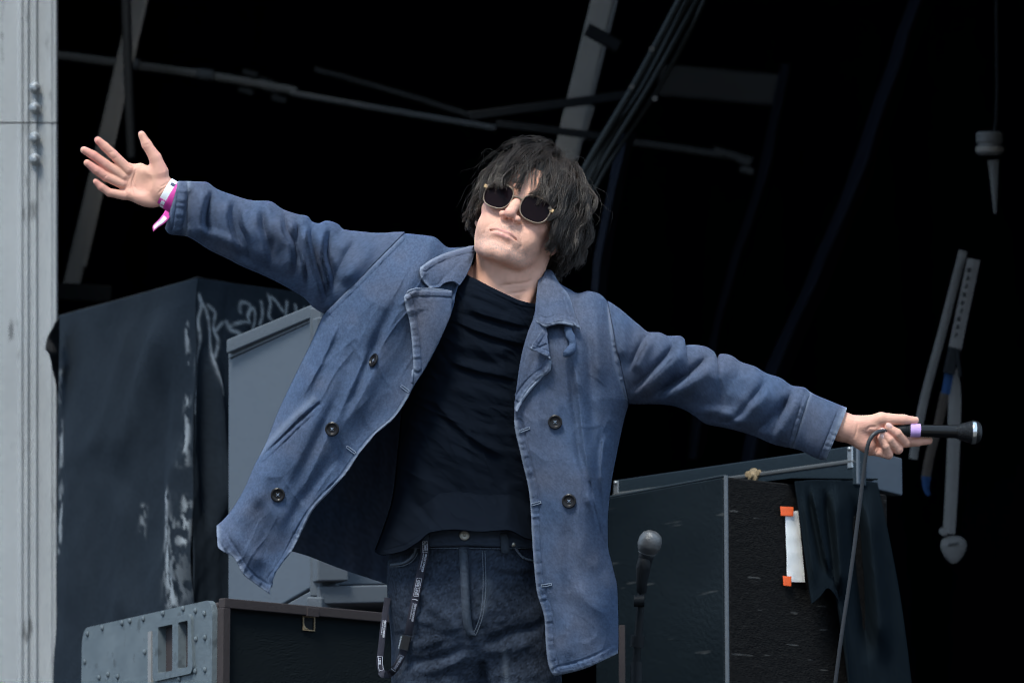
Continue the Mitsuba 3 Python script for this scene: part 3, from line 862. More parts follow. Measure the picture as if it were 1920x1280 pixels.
obj('fabric', cloth(on_end(g[..., 0], g[..., 1], lift), .003)[0], 'throw_cloth', tc, smooth=True)
g2 = coons([(1484, 902), (1560, 897), (1645, 904)], [(1490, 912), (1560, 909), (1640, 912)], [(1484, 902), (1490, 912)], [(1645, 904), (1640, 912)], 6, 20)
pp_ = quad_patch([on_end(1484, 901, .02), on_end(1646, 903, .02), on_end(1646, 903, .02) - EN * .3, on_end(1484, 901, .02) - EN * .3], 8, 12) + [0, 0, .004]
obj('top_fold', cloth(pp_, .003)[0], 'throw_cloth', tc, smooth=True)
sh = quad_patch([on_end(1472, 959, .0085), on_end(1497, 957, .009), on_end(1509, 1091, .011), on_end(1476, 1090, .0085)], 24, 6)
sh = sh + EN * (.002 * (meshkit.noise(sh * 60)[..., None] - .3))
PS = tag(obj('paper_sheet', cloth(sh, .0008)[0], 'paper', smooth=True), 'white paper strip taped to the end of the flight case', 'paper')
for (x0, y0, x1, y1), lab in (((1463, 949, 1488, 967), 'orange tape square holding the top of the paper'), ((1468, 1079, 1484, 1098), 'orange tape square holding the bottom of the paper')):
    q = quad_patch([on_end(x0, y0, .0125), on_end(x1, y0 + 1, .013), on_end(x1 - 1, y1, .013), on_end(x0 + 1, y1 - 1, .0125)], 5, 5)
    tag(obj('tape', cloth(q + EN * .0006 * np.random.default_rng(3).random((5, 5, 1)), .0006)[0], 'orange_tape', smooth=True), lab, 'tape')

# microphone stand behind the singer
bumped('mic_mesh', (0.17, 0.17, 0.175), 0.4, lambda p, n, uv: mikit.noise(p.x * 900, p.y * 900, p.z * 900), 0.0012, metallic=0.6)
MS = thing('microphone_stand', 'black microphone stand behind the right side of the jacket', 'microphone stand')
pole = [at(1203, 1105, .46), at(1193, 1240, .46), drop(at(1188, 1300, .46), .02)]
obj('upper_pole', tube(pole[:2], .0075, 12), 'rubber', MS, smooth=True)
obj('lower_pole', tube(pole[1:], .0115, 12), 'rubber', MS, smooth=True)
obj('clip', tube([at(1209, 1046, .45), at(1206, 1064, .452), at(1203, 1090, .458), at(1203, 1110, .46)], [.0125, .0145, .011, .0095], 14), 'rubber', MS, smooth=True)
obj('knob', place(trimesh.creation.cylinder(radius=.011, height=.02, sections=18), at(1198, 1126, .45), RIGHT), 'rubber', MS, smooth=40)
obj('collar', tube([at(1196, 1190, .46), at(1194, 1212, .46)], .0135, 14), 'rubber', MS, smooth=40)
obj('base', place(lathe([(0, .02), (.05, .02), (.13, .012), (.14, .004), (.14, 0), (0, 0)], 36), drop(pole[2]), [0, 0, 1]), 'rubber', MS, smooth=35)
VM = thing('vocal_microphone', 'grey headed microphone clipped on the black stand', 'microphone')
obj('head', place(lathe([(0, .036), (.010, .0345), (.018, .029), (.0222, .019), (.0225, .010), (.0225, .006), (.019, -.004), (.0145, -.010), (0, -.010)], 32), at(1215, 1028, .45), at(1220, 1010, .445) - at(1213, 1033, .452)), 'mic_mesh', VM, smooth=50)
obj('handle', tube([at(1213, 1034, .451), at(1211, 1044, .453), at(1204, 1076, .457)], [.0155, .0145, .011], 18), 'rubber', VM, smooth=True)
obj('ring', tube([at(1214, 1032, .451), at(1213, 1036, .452)], .0168, 20), 'alu_darkened', VM, smooth=40)
up_ = thing('metal_upright', 'dull brown metal upright beside the jacket hem', 'post')
p = at(1166, 1172, .7)
obj('bar', bar(p, drop(p), .012, .03, up=FWD), 'speaker_frame', up_)

# ------------------------------------------------------------------ the singer: clothes
singer = thing('person', 'singer in sunglasses and open blue jacket with both arms spread wide', 'person')
rng = np.random.default_rng(7)
JB = np.array([0.054, 0.080, 0.139])                          # the jacket's dye, its worn edges and its faded shoulders
JW = np.array([0.21, 0.245, 0.32])
JP = np.array([0.080, 0.088, 0.122])


def dye(X, Y, wear, seed, fade=0.0):
    """Jacket colour: blue with mottled fading, lighter along worn edges."""
    mott = meshkit.fbm(np.stack([X / 60, Y / 60, X * 0 + seed], -1), 3, seed)
    fine = meshkit.noise(np.stack([X / 2.1, Y / 2.1, X * 0 + seed], -1), seed)
    k = np.clip((mott - 0.42) * 1.2 + fade + .1, 0, 1)[..., None]
    c = JB * (1 - k) + JP * k
    c = c * (0.78 + 0.44 * fine[..., None])
    w = np.clip(wear, 0, 1)[..., None]
    return c * (1 - w) + JW * w


def ring_sleeve(Tp, Bp, n, m, depth, dc, folds, seed, hmax=0.085, k_in=0.0):
    """A sleeve between its upper and lower outline (photo pixels), n rings of m points."""
    t, b = curve(Tp, n), curve(Bp, n)
    th = np.linspace(0, 2 * np.pi, m, endpoint=False)
    mid, half = (t + b) / 2, (t - b) / 2
    X = mid[:, None, 0] + half[:, None, 0] * np.cos(th)
    Y = mid[:, None, 1] + half[:, None, 1] * np.cos(th)
    w = np.linalg.norm(half, axis=1) / PPM
    h = np.minimum(w * depth, hmax)[:, None]
    c = np.interp(np.linspace(0, 1, n), np.linspace(0, 1, len(dc)), dc)[:, None]
    s = np.sin(th)
    front = np.clip(s, 0, 1) ** 0.5
    D = c - h * np.sign(s) * np.abs(s) ** 0.9
    H = strokes(X, Y, folds) * front
    axis = np.array(Tp[-1]) - np.array(Tp[0])
    ang = math.degrees(math.atan2(axis[1], axis[0]))
    H *= 1.35
    H += crinkle(X, Y, ang + 62, 75, 17, seed, 3) * 0.005 * front
    H += creases(X, Y, ang + 68, 90, 26, seed + 2) * 0.0022 * front
    H += crinkle(X, Y, ang + 115, 60, 20, seed + 5, 3) * 0.003 * (0.3 + 0.7 * np.abs(s))
    D = D - H * np.sign(s + 1e-9)
    return X, Y, D


# right sleeve, at the left of the photograph
TA = [(759, 437), (747, 437), (712, 439), (675, 436), (644, 432), (631, 421), (612, 416), (597, 421), (584, 417), (575, 407), (559, 404), (531, 395), (503, 379), (475, 378), (434, 367), (405, 356), (384, 343), (334, 342)]
BA = [(609, 586), (591, 576), (572, 557), (550, 543), (519, 526), (487, 511), (456, 498), (425, 482), (394, 467), (359, 445), (350, 441), (319, 437), (311, 427)]
FA = [('E', [(577, 408), (574, 440), (582, 480), (600, 545), (606, 575)], 13, .022), ('E', [(618, 418), (606, 440), (604, 475), (614, 520), (616, 560)], 12, .018),
      ('r', [(640, 440), (650, 480), (640, 540)], 16, .009), ('e', [(455, 374), (455, 410), (470, 450), (478, 500)], 10, .009), ('E', [(545, 400), (552, 440), (566, 490), (572, 545)], 10, .010), ('r', [(700, 450), (676, 490), (640, 530)], 14, .007), ('v', [(668, 445), (640, 500), (626, 548)], 9, .010),
      ('E', [(520, 392), (527, 430), (545, 470), (548, 520)], 13, .015), ('E', [(480, 380), (482, 420), (494, 460), (500, 505)], 14, .013), ('r', [(500, 380), (506, 410), (500, 460)], 10, .007),
      ('E', [(395, 352), (381, 375), (376, 415), (392, 450)], 13, .017), ('E', [(432, 368), (424, 400), (432, 440), (452, 485)], 14, .013), ('v', [(362, 350), (352, 395), (362, 436)], 8, .010),
      ('r', [(355, 430), (400, 440), (470, 480)], 10, .008), ('v', [(390, 460), (440, 470), (500, 505), (560, 535)], 9, .008), ('v', [(560, 415), (556, 450), (566, 500)], 8, .010),
      ('g', [(353, 342), (351, 380), (350, 441)], 2.2, .0035), ('p', [(342, 342), (339, 385), (331, 436)], 8, .0035)]
nA, mA = 230, 130
XA, YA, DA = ring_sleeve(TA, BA, nA, mA, 0.8, [0, -.01, -.03, -.05], FA, 11)
capA = near(XA, YA, [(353, 342), (351, 380), (350, 441)], 4) * 0.6 + near(XA, YA, [(334, 342), (323, 376), (311, 427)], 4) * 0.7
VA = at(XA, YA, DA)
sleeveA = cloth(VA, -0.0022, dye(XA, YA, capA, 1, 0.05), wrap=True)

# left sleeve, at the right of the photograph
TB = [(1139, 566), (1159, 579), (1195, 609), (1219, 625), (1234, 625), (1254, 632), (1272, 631), (1282, 638), (1283, 650), (1296, 648), (1320, 651), (1338, 662), (1345, 674), (1352, 665), (1367, 667), (1388, 680), (1415, 689), (1435, 701), (1462, 710), (1486, 725), (1507, 728), (1519, 737), (1557, 754), (1587, 766)]
BB = [(1179, 755), (1219, 755), (1254, 757), (1284, 766), (1308, 781), (1326, 793), (1352, 798), (1382, 805), (1412, 814), (1456, 832), (1498, 841), (1530, 856), (1548, 861)]
FB = [('e', [(1283, 640), (1262, 672), (1225, 710), (1185, 748)], 16, .022), ('e', [(1346, 668), (1310, 704), (1262, 735), (1228, 752)], 17, .026), ('r', [(1365, 670), (1340, 715), (1300, 755)], 20, .012),
      ('e', [(1222, 628), (1204, 660), (1186, 700)], 12, .012), ('r', [(1160, 585), (1168, 620), (1164, 680)], 12, .008), ('v', [(1272, 690), (1230, 735), (1196, 752)], 10, .012),
      ('e', [(1448, 712), (1425, 750), (1385, 790), (1350, 797)], 16, .014), ('e', [(1500, 732), (1480, 770), (1462, 810), (1456, 828)], 14, .013), ('r', [(1400, 690), (1410, 720), (1380, 765)], 18, .008),
      ('v', [(1480, 740), (1440, 790), (1408, 812)], 10, .010), ('r', [(1330, 790), (1380, 775), (1430, 745)], 11, .007), ('r', [(1300, 772), (1340, 770), (1390, 795)], 9, .009), ('v', [(1320, 781), (1370, 792), (1440, 822), (1510, 846)], 5, .006),
      ('g', [(1519, 737), (1503, 780), (1487, 838)], 2.4, .004), ('p', [(1581, 764), (1567, 800), (1543, 858)], 7, .003), ('p', [(1514, 737), (1498, 780), (1482, 838)], 4, .003)]
XB, YB, DB = ring_sleeve(TB, BB, nA, mA, 0.8, [0, -.02, -.05, -.07], FB, 23)
capB = near(XB, YB, [(1519, 737), (1503, 780), (1487, 838)], 4) * 0.5 + near(XB, YB, [(1587, 766), (1572, 800), (1548, 861)], 5) * 0.8
VB = at(XB, YB, DB)
sleeveB = cloth(VB, 0.0022, dye(XB, YB, capB, 2, 0.12), wrap=True)


def seam(Tp, Bp, hmax, frm=0.0):
    """Front half of the sleeve's first ring, as panel boundary points."""
    t, b = np.array(Tp[0], float), np.array(Bp[0], float)
    th = np.linspace(0, np.pi, 12)
    p = (t + b)[None] / 2 + (t - b)[None] / 2 * np.cos(th)[:, None]
    return [(q[0], q[1], frm - hmax * math.sin(a) ** 0.9) for q, a in zip(p, th)]


hA = min(np.linalg.norm(np.subtract(TA[0], BA[0])) / 2 / PPM * 0.8, 0.085)
hB = min(np.linalg.norm(np.subtract(TB[0], BB[0])) / 2 / PPM * 0.8, 0.085)
sideA = [(609, 586, 0.0), (584, 640, .03), (550, 710, .03), (517, 781, .03), (498, 831), (478, 870), (451, 929), (420, 972), (406, 984, .0)]
sideB = [(1179, 755, 0.0), (1171, 786, .03), (1156, 855), (1146, 911), (1140, 980), (1140, 1017), (1149, 1061), (1158, 1105), (1160, 1199), (1159, 1224, .02)]
rollA = [(888, 462, .0), (880, 505, -.06), (860, 535, -.10), (847, 580, -.13), (835, 615, -.140), (815, 655, -.146), (795, 692, -.15), (775, 722, -.155)]
frontA = rollA + [(766, 740, -.155), (744, 777), (705, 812), (673, 851), (646, 890), (619, 921), (587, 956), (568, 992), (548, 1031), (517, 1074), (505, 1113, -.12)]
hemA = [(406, 984, .0), (408, 1023, -.03), (439, 1046), (455, 1074), (494, 1105), (505, 1113, -.12)]
topA = [(759, 437, 0), (790, 440, 0), (812, 443, 0), (844, 464, .01), (888, 462, .0)]
rollB = [(1022, 508, .0), (1006, 565, -.085), (1000, 595, -.11), (987, 630, -.13), (975, 680, -.145), (969, 722, -.152), (965, 760, -.155)]
frontB = rollB + [(964, 786, -.155), (977, 855), (993, 930), (999, 1030), (1006, 1105), (1021, 1161), (1024, 1217), (1034, 1261), (1040, 1266, -.14)]
hemB = [(1040, 1266, -.14), (1090, 1255, -.11), (1130, 1238, -.05), (1159, 1224, .02)]
topB = [(1022, 508, 0), (1045, 528, 0), (1065, 540, 0), (1084, 549, 0), (1102, 545, 0), (1121, 549, 0), (1139, 566, 0)]


def panel(top, bottom, left, right, n, m, prof, folds, seed, wear, crk, fade=0.0):
    C = coons(fill_d(top), fill_d(bottom), fill_d(left), fill_d(right), n, m)
    X, Y, D = C[..., 0], C[..., 1], C[..., 2]
    u, v = np.linspace(0, 1, m)[None], np.linspace(0, 1, n)[:, None]
    D = prof(X, Y, D, u, v)
    inn = np.clip(np.minimum(u / .12, (1 - u) / .05), 0, 1) * np.clip(np.minimum(v / .04, (1 - v) / .04), 0, 1)
    D = D * (1 - inn) + gaussian_filter(D, (22, 4), mode='nearest') * inn
    H = strokes(X, Y, folds)
    for ang, al, ac, amp, sd in crk:
        H = H + crinkle(X, Y, ang, al, ac, sd, 3) * amp * .6 + creases(X, Y, ang + 6, al * 1.1, ac * 1.2, sd + 50) * amp * .3
    edge = np.clip(np.minimum(u, 1 - u) / 0.02, 0, 1)
    D = D - H * (0.25 + 0.75 * edge)
    w = sum(near(X, Y, pts, ww) * k for pts, ww, k in wear)
    return X, Y, D, dye(X, Y, w, seed, fade)


def mikit_step(v, a, b):
    t = np.clip((v - a) / (b - a), 0, 1)
    return t * t * t * (t * (6 * t - 15) + 10)


def profA(X, Y, D, u, v):
    dL, dR = D[:, :1], D[:, -1:]
    q = np.clip(1 - u / 0.55, 0, 1)
    rnd = (1 - q ** 2.2) ** (1 / 2.2)
    lin = dL * (1 - u) + dR * u
    full = dL * (1 - rnd) + dR * rnd
    low = mikit_step(v, 0.12, 0.52)
    chest = D - 0.07 * np.sin(np.pi * np.clip(u, 0, 1)) * np.clip(v / 0.12, 0, 1) * (1 - low)
    return chest * (1 - low) + (D + full - lin) * low


FPA = [('e', [(700, 640), (655, 740), (600, 850), (560, 940)], 22, .013), ('e', [(760, 560), (720, 640), (690, 720), (640, 800)], 18, .010), ('E', [(640, 590), (600, 680), (555, 760)], 18, .012),
       ('r', [(800, 455), (740, 520), (690, 600), (655, 690)], 18, .009), ('r', [(812, 470), (770, 540), (745, 620)], 14, .007), ('v', [(785, 470), (720, 545), (670, 640), (640, 720)], 12, .008),
       ('v', [(720, 610), (680, 700), (640, 790)], 12, .008), ('r', [(600, 745), (570, 830), (520, 900)], 22, .008), ('e', [(640, 860), (590, 930), (545, 1010)], 20, .010), ('v', [(592, 745), (583, 775), (560, 800)], 8, .007),
       ('r', [(480, 900), (500, 960), (560, 975)], 22, .007), ('v', [(470, 930), (500, 1000), (500, 1060)], 18, .008), ('r', [(430, 990), (460, 1030), (500, 1060)], 14, .006), ('r', [(520, 860), (480, 930), (440, 985)], 18, .008),
       ('r', [(588, 752), (552, 782), (520, 815), (487, 850)], 11, .0085), ('g', [(598, 757), (560, 790), (528, 822), (492, 856)], 2.6, .007), ('p', [(590, 770), (556, 800), (520, 835), (490, 862)], 5, .003),
       ('p', [(764, 752), (742, 786), (702, 822), (670, 860), (643, 899), (612, 930), (582, 966), (562, 1000), (540, 1042), (512, 1084)], 8, .0035),
       ('p', [(412, 1000), (445, 1050), (462, 1076), (500, 1104)], 9, .004), ('p', [(752, 447), (700, 500), (640, 560), (613, 586)], 7, .003)]
ax, ay, ad, ac = panel(topA, hemA, [(q[0], q[1], q[2]) for q in seam(TA, BA, hA)] + sideA[1:], frontA, 340, 190, profA, FPA, 3,
                       [([(766, 740), (744, 777), (705, 812), (673, 851), (646, 890), (619, 921), (587, 956), (548, 1031), (505, 1113)], 4, .75), ([(406, 990), (408, 1023), (439, 1046), (455, 1074), (505, 1113)], 6, .7), ([(752, 444), (675, 520), (613, 580)], 4, .35), ([(588, 748), (520, 812), (487, 848)], 6, .35)],
                       [(118, 110, 26, .012, 31), (60, 70, 30, .007, 32)], -0.12)
panelA = cloth(at(ax, ay, ad), 0.0025, ac)


def profB(X, Y, D, u, v):
    dL, dR = D[:, :1], D[:, -1:]
    q = np.clip(1 - (1 - u) / 0.5, 0, 1)
    rnd = 1 - (1 - q ** 2.2) ** (1 / 2.2)
    lin = dL * (1 - u) + dR * u
    full = dL * (1 - rnd) + dR * rnd
    low = mikit_step(v, 0.12, 0.52)
    chest = D - 0.06 * np.sin(np.pi * np.clip(u, 0, 1)) * np.clip(v / 0.12, 0, 1) * (1 - low)
    return chest * (1 - low) + (D + full - lin) * low


FPB = [('e', [(1075, 660), (1085, 740), (1095, 830), (1110, 910)], 14, .012), ('r', [(1015, 720), (1005, 800), (1020, 900), (1035, 1010)], 20, .006), ('v', [(1095, 580), (1104, 680), (1108, 780), (1120, 880)], 10, .010),
       ('r', [(1115, 560), (1122, 640), (1128, 730)], 12, .008), ('e', [(1140, 800), (1128, 880), (1136, 960)], 12, .009), ('r', [(1075, 840), (1095, 960), (1090, 1080)], 22, .007), ('v', [(1060, 960), (1068, 1060), (1060, 1180)], 14, .007),
       ('v', [(1112, 940), (1128, 1000), (1134, 1060), (1120, 1090)], 8, .010), ('r', [(1100, 920), (1118, 960), (1136, 1000)], 9, .009), ('r', [(1080, 1090), (1110, 1130), (1150, 1150)], 16, .006), ('r', [(1040, 1120), (1062, 1180), (1060, 1250)], 14, .006),
       ('g', [(1106, 905), (1114, 950), (1128, 1010), (1137, 1070)], 2.2, .006), ('r', [(1099, 905), (1108, 950), (1122, 1010)], 6, .004),
       ('p', [(972, 795), (985, 857), (1001, 930), (1007, 1030), (1014, 1103), (1029, 1160), (1032, 1215), (1042, 1258)], 8, .0035), ('p', [(1045, 1258), (1090, 1247), (1152, 1217)], 8, .004),
       ('p', [(1146, 575), (1149, 610), (1156, 655), (1166, 698), (1178, 740)], 7, .0035), ('g', [(1068, 545), (1090, 556), (1108, 550), (1135, 575)], 2, .002)]
bx_, by, bd, bc = panel(topB, hemB, frontB, [(q[0], q[1], q[2]) for q in seam(TB, BB, hB)] + sideB[1:], 350, 120, profB, FPB, 4,
                        [([(964, 786), (977, 855), (993, 930), (999, 1030), (1006, 1105), (1021, 1161), (1024, 1217), (1040, 1266)], 4, .75), ([(1040, 1266), (1090, 1255), (1159, 1224)], 5, .7), ([(1142, 570), (1149, 654), (1175, 745)], 4, .35)],
                        [(80, 120, 22, .010, 41), (35, 60, 30, .006, 42)], 0.05)
panelB = cloth(at(bx_, by, bd), 0.0025, bc)

# the back of the jacket, seen on its inside under the open front
backL = [(q[0], q[1], -q[2]) for q in seam(TA, BA, hA)] + sideA[1:]
backR = [(q[0], q[1], -q[2]) for q in seam(TB, BB, hB)] + sideB[1:]
backT = topA + [(915, 470, .06), (955, 480, .08), (995, 492, .06)] + topB
backH = [(406, 984, .0), (470, 1012, .12), (567, 1038, .2), (640, 1066, .23), (735, 1098, .24), (900, 1165, .25), (1050, 1205, .2), (1159, 1224, .02)]
C = coons(fill_d(backT), fill_d(backH), fill_d(backL), fill_d(backR), 150, 150)
u, v = np.linspace(0, 1, 150)[None], np.linspace(0, 1, 150)[:, None]
bkD = C[..., 2] + 0.02 * np.clip(v / .1, 0, 1) + 0.16 * np.sin(np.pi * u) ** 0.6 * np.clip(v / 0.2, 0, 1) * (1 - 0.55 * v) + crinkle(C[..., 0], C[..., 1], 95, 120, 30, 51) * 0.02 * np.sin(np.pi * u)
backP = cloth(at(C[..., 0], C[..., 1], bkD), -0.0025, dye(C[..., 0], C[..., 1], 0 * bkD, 5))

jm, jc = join([panelA, panelB, backP, sleeveA, sleeveB])
jacket = obj('jacket', jm, 'jacket_cloth', singer, color=jc, label='worn blue double-breasted cotton jacket hanging open')

# lapels and collar lie on the panels
onA = LinearNDInterpolator(np.stack([ax[::3, ::3].ravel(), ay[::3, ::3].ravel()], 1), ad[::3, ::3].ravel())
onB = LinearNDInterpolator(np.stack([bx_[::3, ::3].ravel(), by[::3, ::3].ravel()], 1), bd[::3, ::3].ravel())


def leaf(top, bottom, left, right, n, m, lift, folds, seed, wear, fade, on=None, crk=0.004):
    C = coons(fill_d(top), fill_d(bottom), fill_d(left), fill_d(right), n, m)
    X, Y, D = C[..., 0], C[..., 1], C[..., 2]
    if on is not None:
        base = on(X, Y)
        D = np.where(np.isfinite(base), np.minimum(D, base), D)
    u, v = np.linspace(0, 1, m)[None], np.linspace(0, 1, n)[:, None]
    D = D - lift(u, v) - strokes(X, Y, folds) - crinkle(X, Y, 70, 40, 14, seed) * crk
    w = sum(near(X, Y, pts, ww) * k for pts, ww, k in wear)
    return cloth(at(X, Y, D), 0.003, dye(X, Y, w, seed, fade))


lapA = leaf([(757, 556, -.145), (765, 547), (782, 541), (815, 541), (848, 545, -.125)], [(773, 717, -.16), (775, 722, -.16)], [(757, 556, -.145), (760, 575), (767, 600), (772, 640), (775, 690), (773, 717, -.16)], [(848, 545, -.125), (847, 580, -.14), (835, 615, -.15), (815, 655), (795, 692), (775, 722, -.16)],
            110, 60, lambda u, v: .006 + .012 * np.sin(np.pi * u) ** .7 * (1 - v) + .006 * (1 - u) ** 4, [('p', [(764, 560), (774, 602), (780, 642), (783, 690)], 8, .003), ('p', [(765, 556), (784, 550), (845, 552)], 6, .003)], 61,
            [([(757, 556), (767, 600), (772, 640), (775, 700)], 5, .8), ([(757, 556), (782, 541), (848, 543)], 4, .6)], .5, onA, .003)
colA = leaf([(790, 500, -.05), (807, 487, -.03), (847, 470, .0), (892, 459, .03)], [(807, 539, -.135), (822, 539), (834, 531), (848, 528), (862, 535, -.11)], [(790, 500, -.05), (789, 512), (794, 527), (807, 539, -.135)], [(892, 459, .03), (886, 490, -.04), (878, 510, -.07), (862, 535, -.11)],
            70, 70, lambda u, v: .010 + .016 * np.sin(np.pi * np.clip(u, 0, 1)) * np.sin(np.pi * v) ** .6, [('p', [(797, 503), (812, 493), (850, 476), (885, 468)], 6, .003), ('v', [(815, 500), (850, 484), (884, 474)], 7, .006)], 62,
            [([(790, 500), (847, 470), (892, 459)], 4, .6), ([(790, 500), (789, 512), (807, 539)], 4, .6)], .45, onA, .004)
lapB = leaf([(1000, 597, -.12), (1012, 600), (1024, 612, -.11)], [(964, 766, -.158), (967, 770, -.158)], [(1000, 597, -.12), (987, 630, -.135), (975, 680, -.15), (969, 722, -.155), (964, 766, -.158)], [(1024, 612, -.11), (1026, 640), (1034, 680), (1032, 693), (1015, 708), (995, 728), (977, 752), (967, 770, -.158)],
            110, 50, lambda u, v: .006 + .012 * np.sin(np.pi * u) ** .7 * (1 - v) + .008 * u ** 4, [('p', [(1027, 680), (1024, 692), (1009, 703), (989, 722), (972, 748)], 6, .003), ('v', [(1005, 655), (995, 700), (975, 745)], 10, .004)], 63,
            [([(1034, 680), (1032, 693), (1015, 708), (995, 728), (967, 770)], 5, .8)], .25, onB, .003)
tipB = leaf([(1022, 611, -.125), (1024, 613, -.125)], [(994, 652, -.165), (1008, 660), (1032, 672, -.15)], [(1022, 611, -.125), (1008, 632), (994, 652, -.165)], [(1024, 613, -.125), (1027, 640), (1032, 672, -.15)],
            50, 40, lambda u, v: .016 + .010 * v, [('p', [(1017, 624), (1002, 647)], 6, .003), ('p', [(1000, 652), (1026, 664)], 5, .003), ('g', [(1009, 652), (1024, 646)], 2, .004)], 64, [([(1022, 611), (994, 652), (1032, 672)], 4, .8)], .2, onB, .002)
colB = leaf([(1022, 506, .02), (1030, 505, .02), (1040, 516, .02)], [(1001, 600, -.115), (1012, 607), (1022, 611), (1050, 605), (1075, 610), (1090, 617, -.115)], [(1022, 506, .02), (1010, 522, -.02), (1005, 560, -.085), (1001, 600, -.115)], [(1040, 516, .02), (1052, 535), (1066, 552), (1080, 593), (1090, 617, -.115)],
            90, 70, lambda u, v: .010 + .022 * np.sin(np.pi * np.clip(u, 0, 1)) ** .7 * np.clip(v / .3, 0, 1) + .01 * u * v, [('p', [(1014, 600), (1024, 603), (1050, 597), (1075, 602), (1085, 609)], 6, .003), ('p', [(1048, 538), (1061, 555), (1073, 594), (1083, 611)], 5, .003), ('r', [(1030, 570), (1050, 562), (1072, 566)], 7, .004)], 65,
            [([(1001, 600), (1022, 611), (1050, 605), (1090, 617)], 4, .7), ([(1040, 516), (1066, 552), (1090, 617)], 4, .5)], .3, onB, .003)
obj('lapel', lapA[0], 'jacket_cloth', jacket, color=lapA[1])
obj('lapel', lapB[0], 'jacket_cloth', jacket, color=lapB[1])
obj('lapel_tip', tipB[0], 'jacket_cloth', jacket, color=tipB[1])
obj('collar', colA[0], 'jacket_cloth', jacket, color=colA[1])
obj('collar', colB[0], 'jacket_cloth', jacket, color=colB[1])

# twisted tab under the collar
tb = curve([(1064, 612, -.125), (1069, 630, -.14), (1074, 645, -.15), (1070, 656, -.155), (1062, 664, -.155), (1058, 668, -.15)], 40)
P = at(tb[:, 0], tb[:, 1], tb[:, 2] + np.where(np.isfinite(onB(tb[:, 0], tb[:, 1])), np.minimum(0, onB(tb[:, 0], tb[:, 1]) - tb[:, 2] - .012), 0))
w = np.interp(np.linspace(0, 1, 40), [0, .4, .6, .75, .9, 1], [7, 7, 6, 9, 7, 3]) / PPM
tab = tube(P, w, 12)
tab.vertices += (meshkit.noise(tab.vertices * 110)[:, None] - .5) * .004
obj('tab', tab, 'jacket_cloth', jacket, color=np.tile(JB * 1.05, (len(tab.vertices), 1)))

# T-shirt
sL = [(866, 500, .0), (800, 520, .0), (775, 600, .0), (758, 740, .0), (748, 840, .0), (738, 930, .0), (722, 985, .0), (703, 1034, .0)]
sR = [(1022, 545, .0), (1050, 600, .0), (1052, 700, .0), (1040, 850, .0), (1035, 940, .0), (1040, 1018, .0)]
neck = [(866, 500, .0), (876, 514, -.05), (900, 527, -.085), (925, 540, -.10), (950, 552, -.105), (975, 563, -.10), (1003, 569, -.07), (1022, 545, .0)]
sH = [(703, 1034, .0), (716, 1040, -.06), (751, 1034, -.11), (783, 1016, -.145), (806, 998, -.155), (850, 992, -.16), (900, 996, -.16), (950, 993, -.15), (990, 1010, -.12), (1040, 1018, .0)]
C = coons(fill_d(neck), fill_d(sH), fill_d(sL), fill_d(sR), 300, 170)
X, Y, D = C[..., 0], C[..., 1], C[..., 2]
u, v = np.linspace(0, 1, 170)[None], np.linspace(0, 1, 300)[:, None]
el = np.sqrt(np.clip(1 - (2 * u - 1) ** 2, 0, 1))
depth = np.interp(v, [0, .08, .3, .6, .85, 1], [0, .03, .118, .12, .115, 0])
lipd = np.clip(1 - v / .08, 0, 1)
D = np.where(v < .3, np.minimum(D * (1 - v / .3), 0), 0) + np.where(v > .85, D * (v - .85) / .15, 0) - depth * el
FS = [('e', [(868, 575), (915, 592), (965, 606), (1000, 612)], 12, .010), ('e', [(850, 600), (900, 622), (960, 640), (1000, 648)], 11, .009), ('r', [(845, 640), (905, 655), (970, 660)], 12, .006),
      ('e', [(830, 670), (880, 690), (940, 704), (980, 712)], 12, .009), ('v', [(840, 655), (890, 672), (950, 690)], 8, .006), ('r', [(820, 720), (870, 735), (930, 748), (970, 752)], 14, .006),
      ('r', [(790, 770), (850, 850), (905, 940), (950, 985)], 20, .007), ('e', [(800, 730), (850, 790), (900, 830), (960, 860)], 14, .008), ('r', [(770, 830), (800, 920), (850, 985)], 16, .008), ('v', [(760, 870), (780, 940), (830, 990)], 10, .008),
      ('r', [(780, 945), (800, 985), (830, 995)], 10, .008), ('r', [(945, 900), (952, 950), (945, 990)], 12, .007),
      ('r', [(735, 985), (760, 1015), (775, 1020)], 10, .006), ('r', [(880, 545), (920, 562), (965, 580)], 9, .005), ('p', [(876, 518), (900, 531), (925, 544), (950, 556), (975, 567), (1003, 573)], 6, .0018), ('g', [(716, 1030), (751, 1024), (783, 1006)], 2, .003)]
D = D - .75 * strokes(X, Y, FS) - crinkle(X, Y, 20, 70, 13, 71) * .007 * np.clip((1 - v) * 3, 0, 1) - crinkle(X, Y, 48, 90, 20, 72) * .007 - creases(X, Y, 30, 110, 30, 73) * .003 - creases(X, Y, 62, 100, 34, 74) * .003
front = cloth(at(X, Y, D), .002)[0]
Db = np.where(v < .05, 0, .115 * el * np.clip(v / .15, 0, 1)) + .09 * el * np.clip(1 - v / .15, 0, 1)
Yb = Y - 60 * np.sin(np.pi * u) * np.clip(1 - v / .15, 0, 1)
shirt = obj('t_shirt', [front, cloth(at(X[::3, ::3], Yb[::3, ::3], Db[::3, ::3]), .002)[0]], 'jersey', singer, smooth=True, label='plain black crew neck T-shirt')

# ------------------------------------------------------------------ the singer: body, one continuous surface
bumped('skin', VC, 0.5, lambda p, n, uv: 0.5 * mikit.noise(p.x * 420, p.y * 420, p.z * 420) + 0.5 * mikit.noise(p.x * 900, p.y * 900, p.z * 900), 0.0006, specular=0.25)
YAW, TIP, ROLL, HS = math.radians(15), math.radians(17), math.radians(25), 1.043
EYE, EYED = (974.0, 377.0), -62.0          # between the eyes: photo pixel and depth (px)


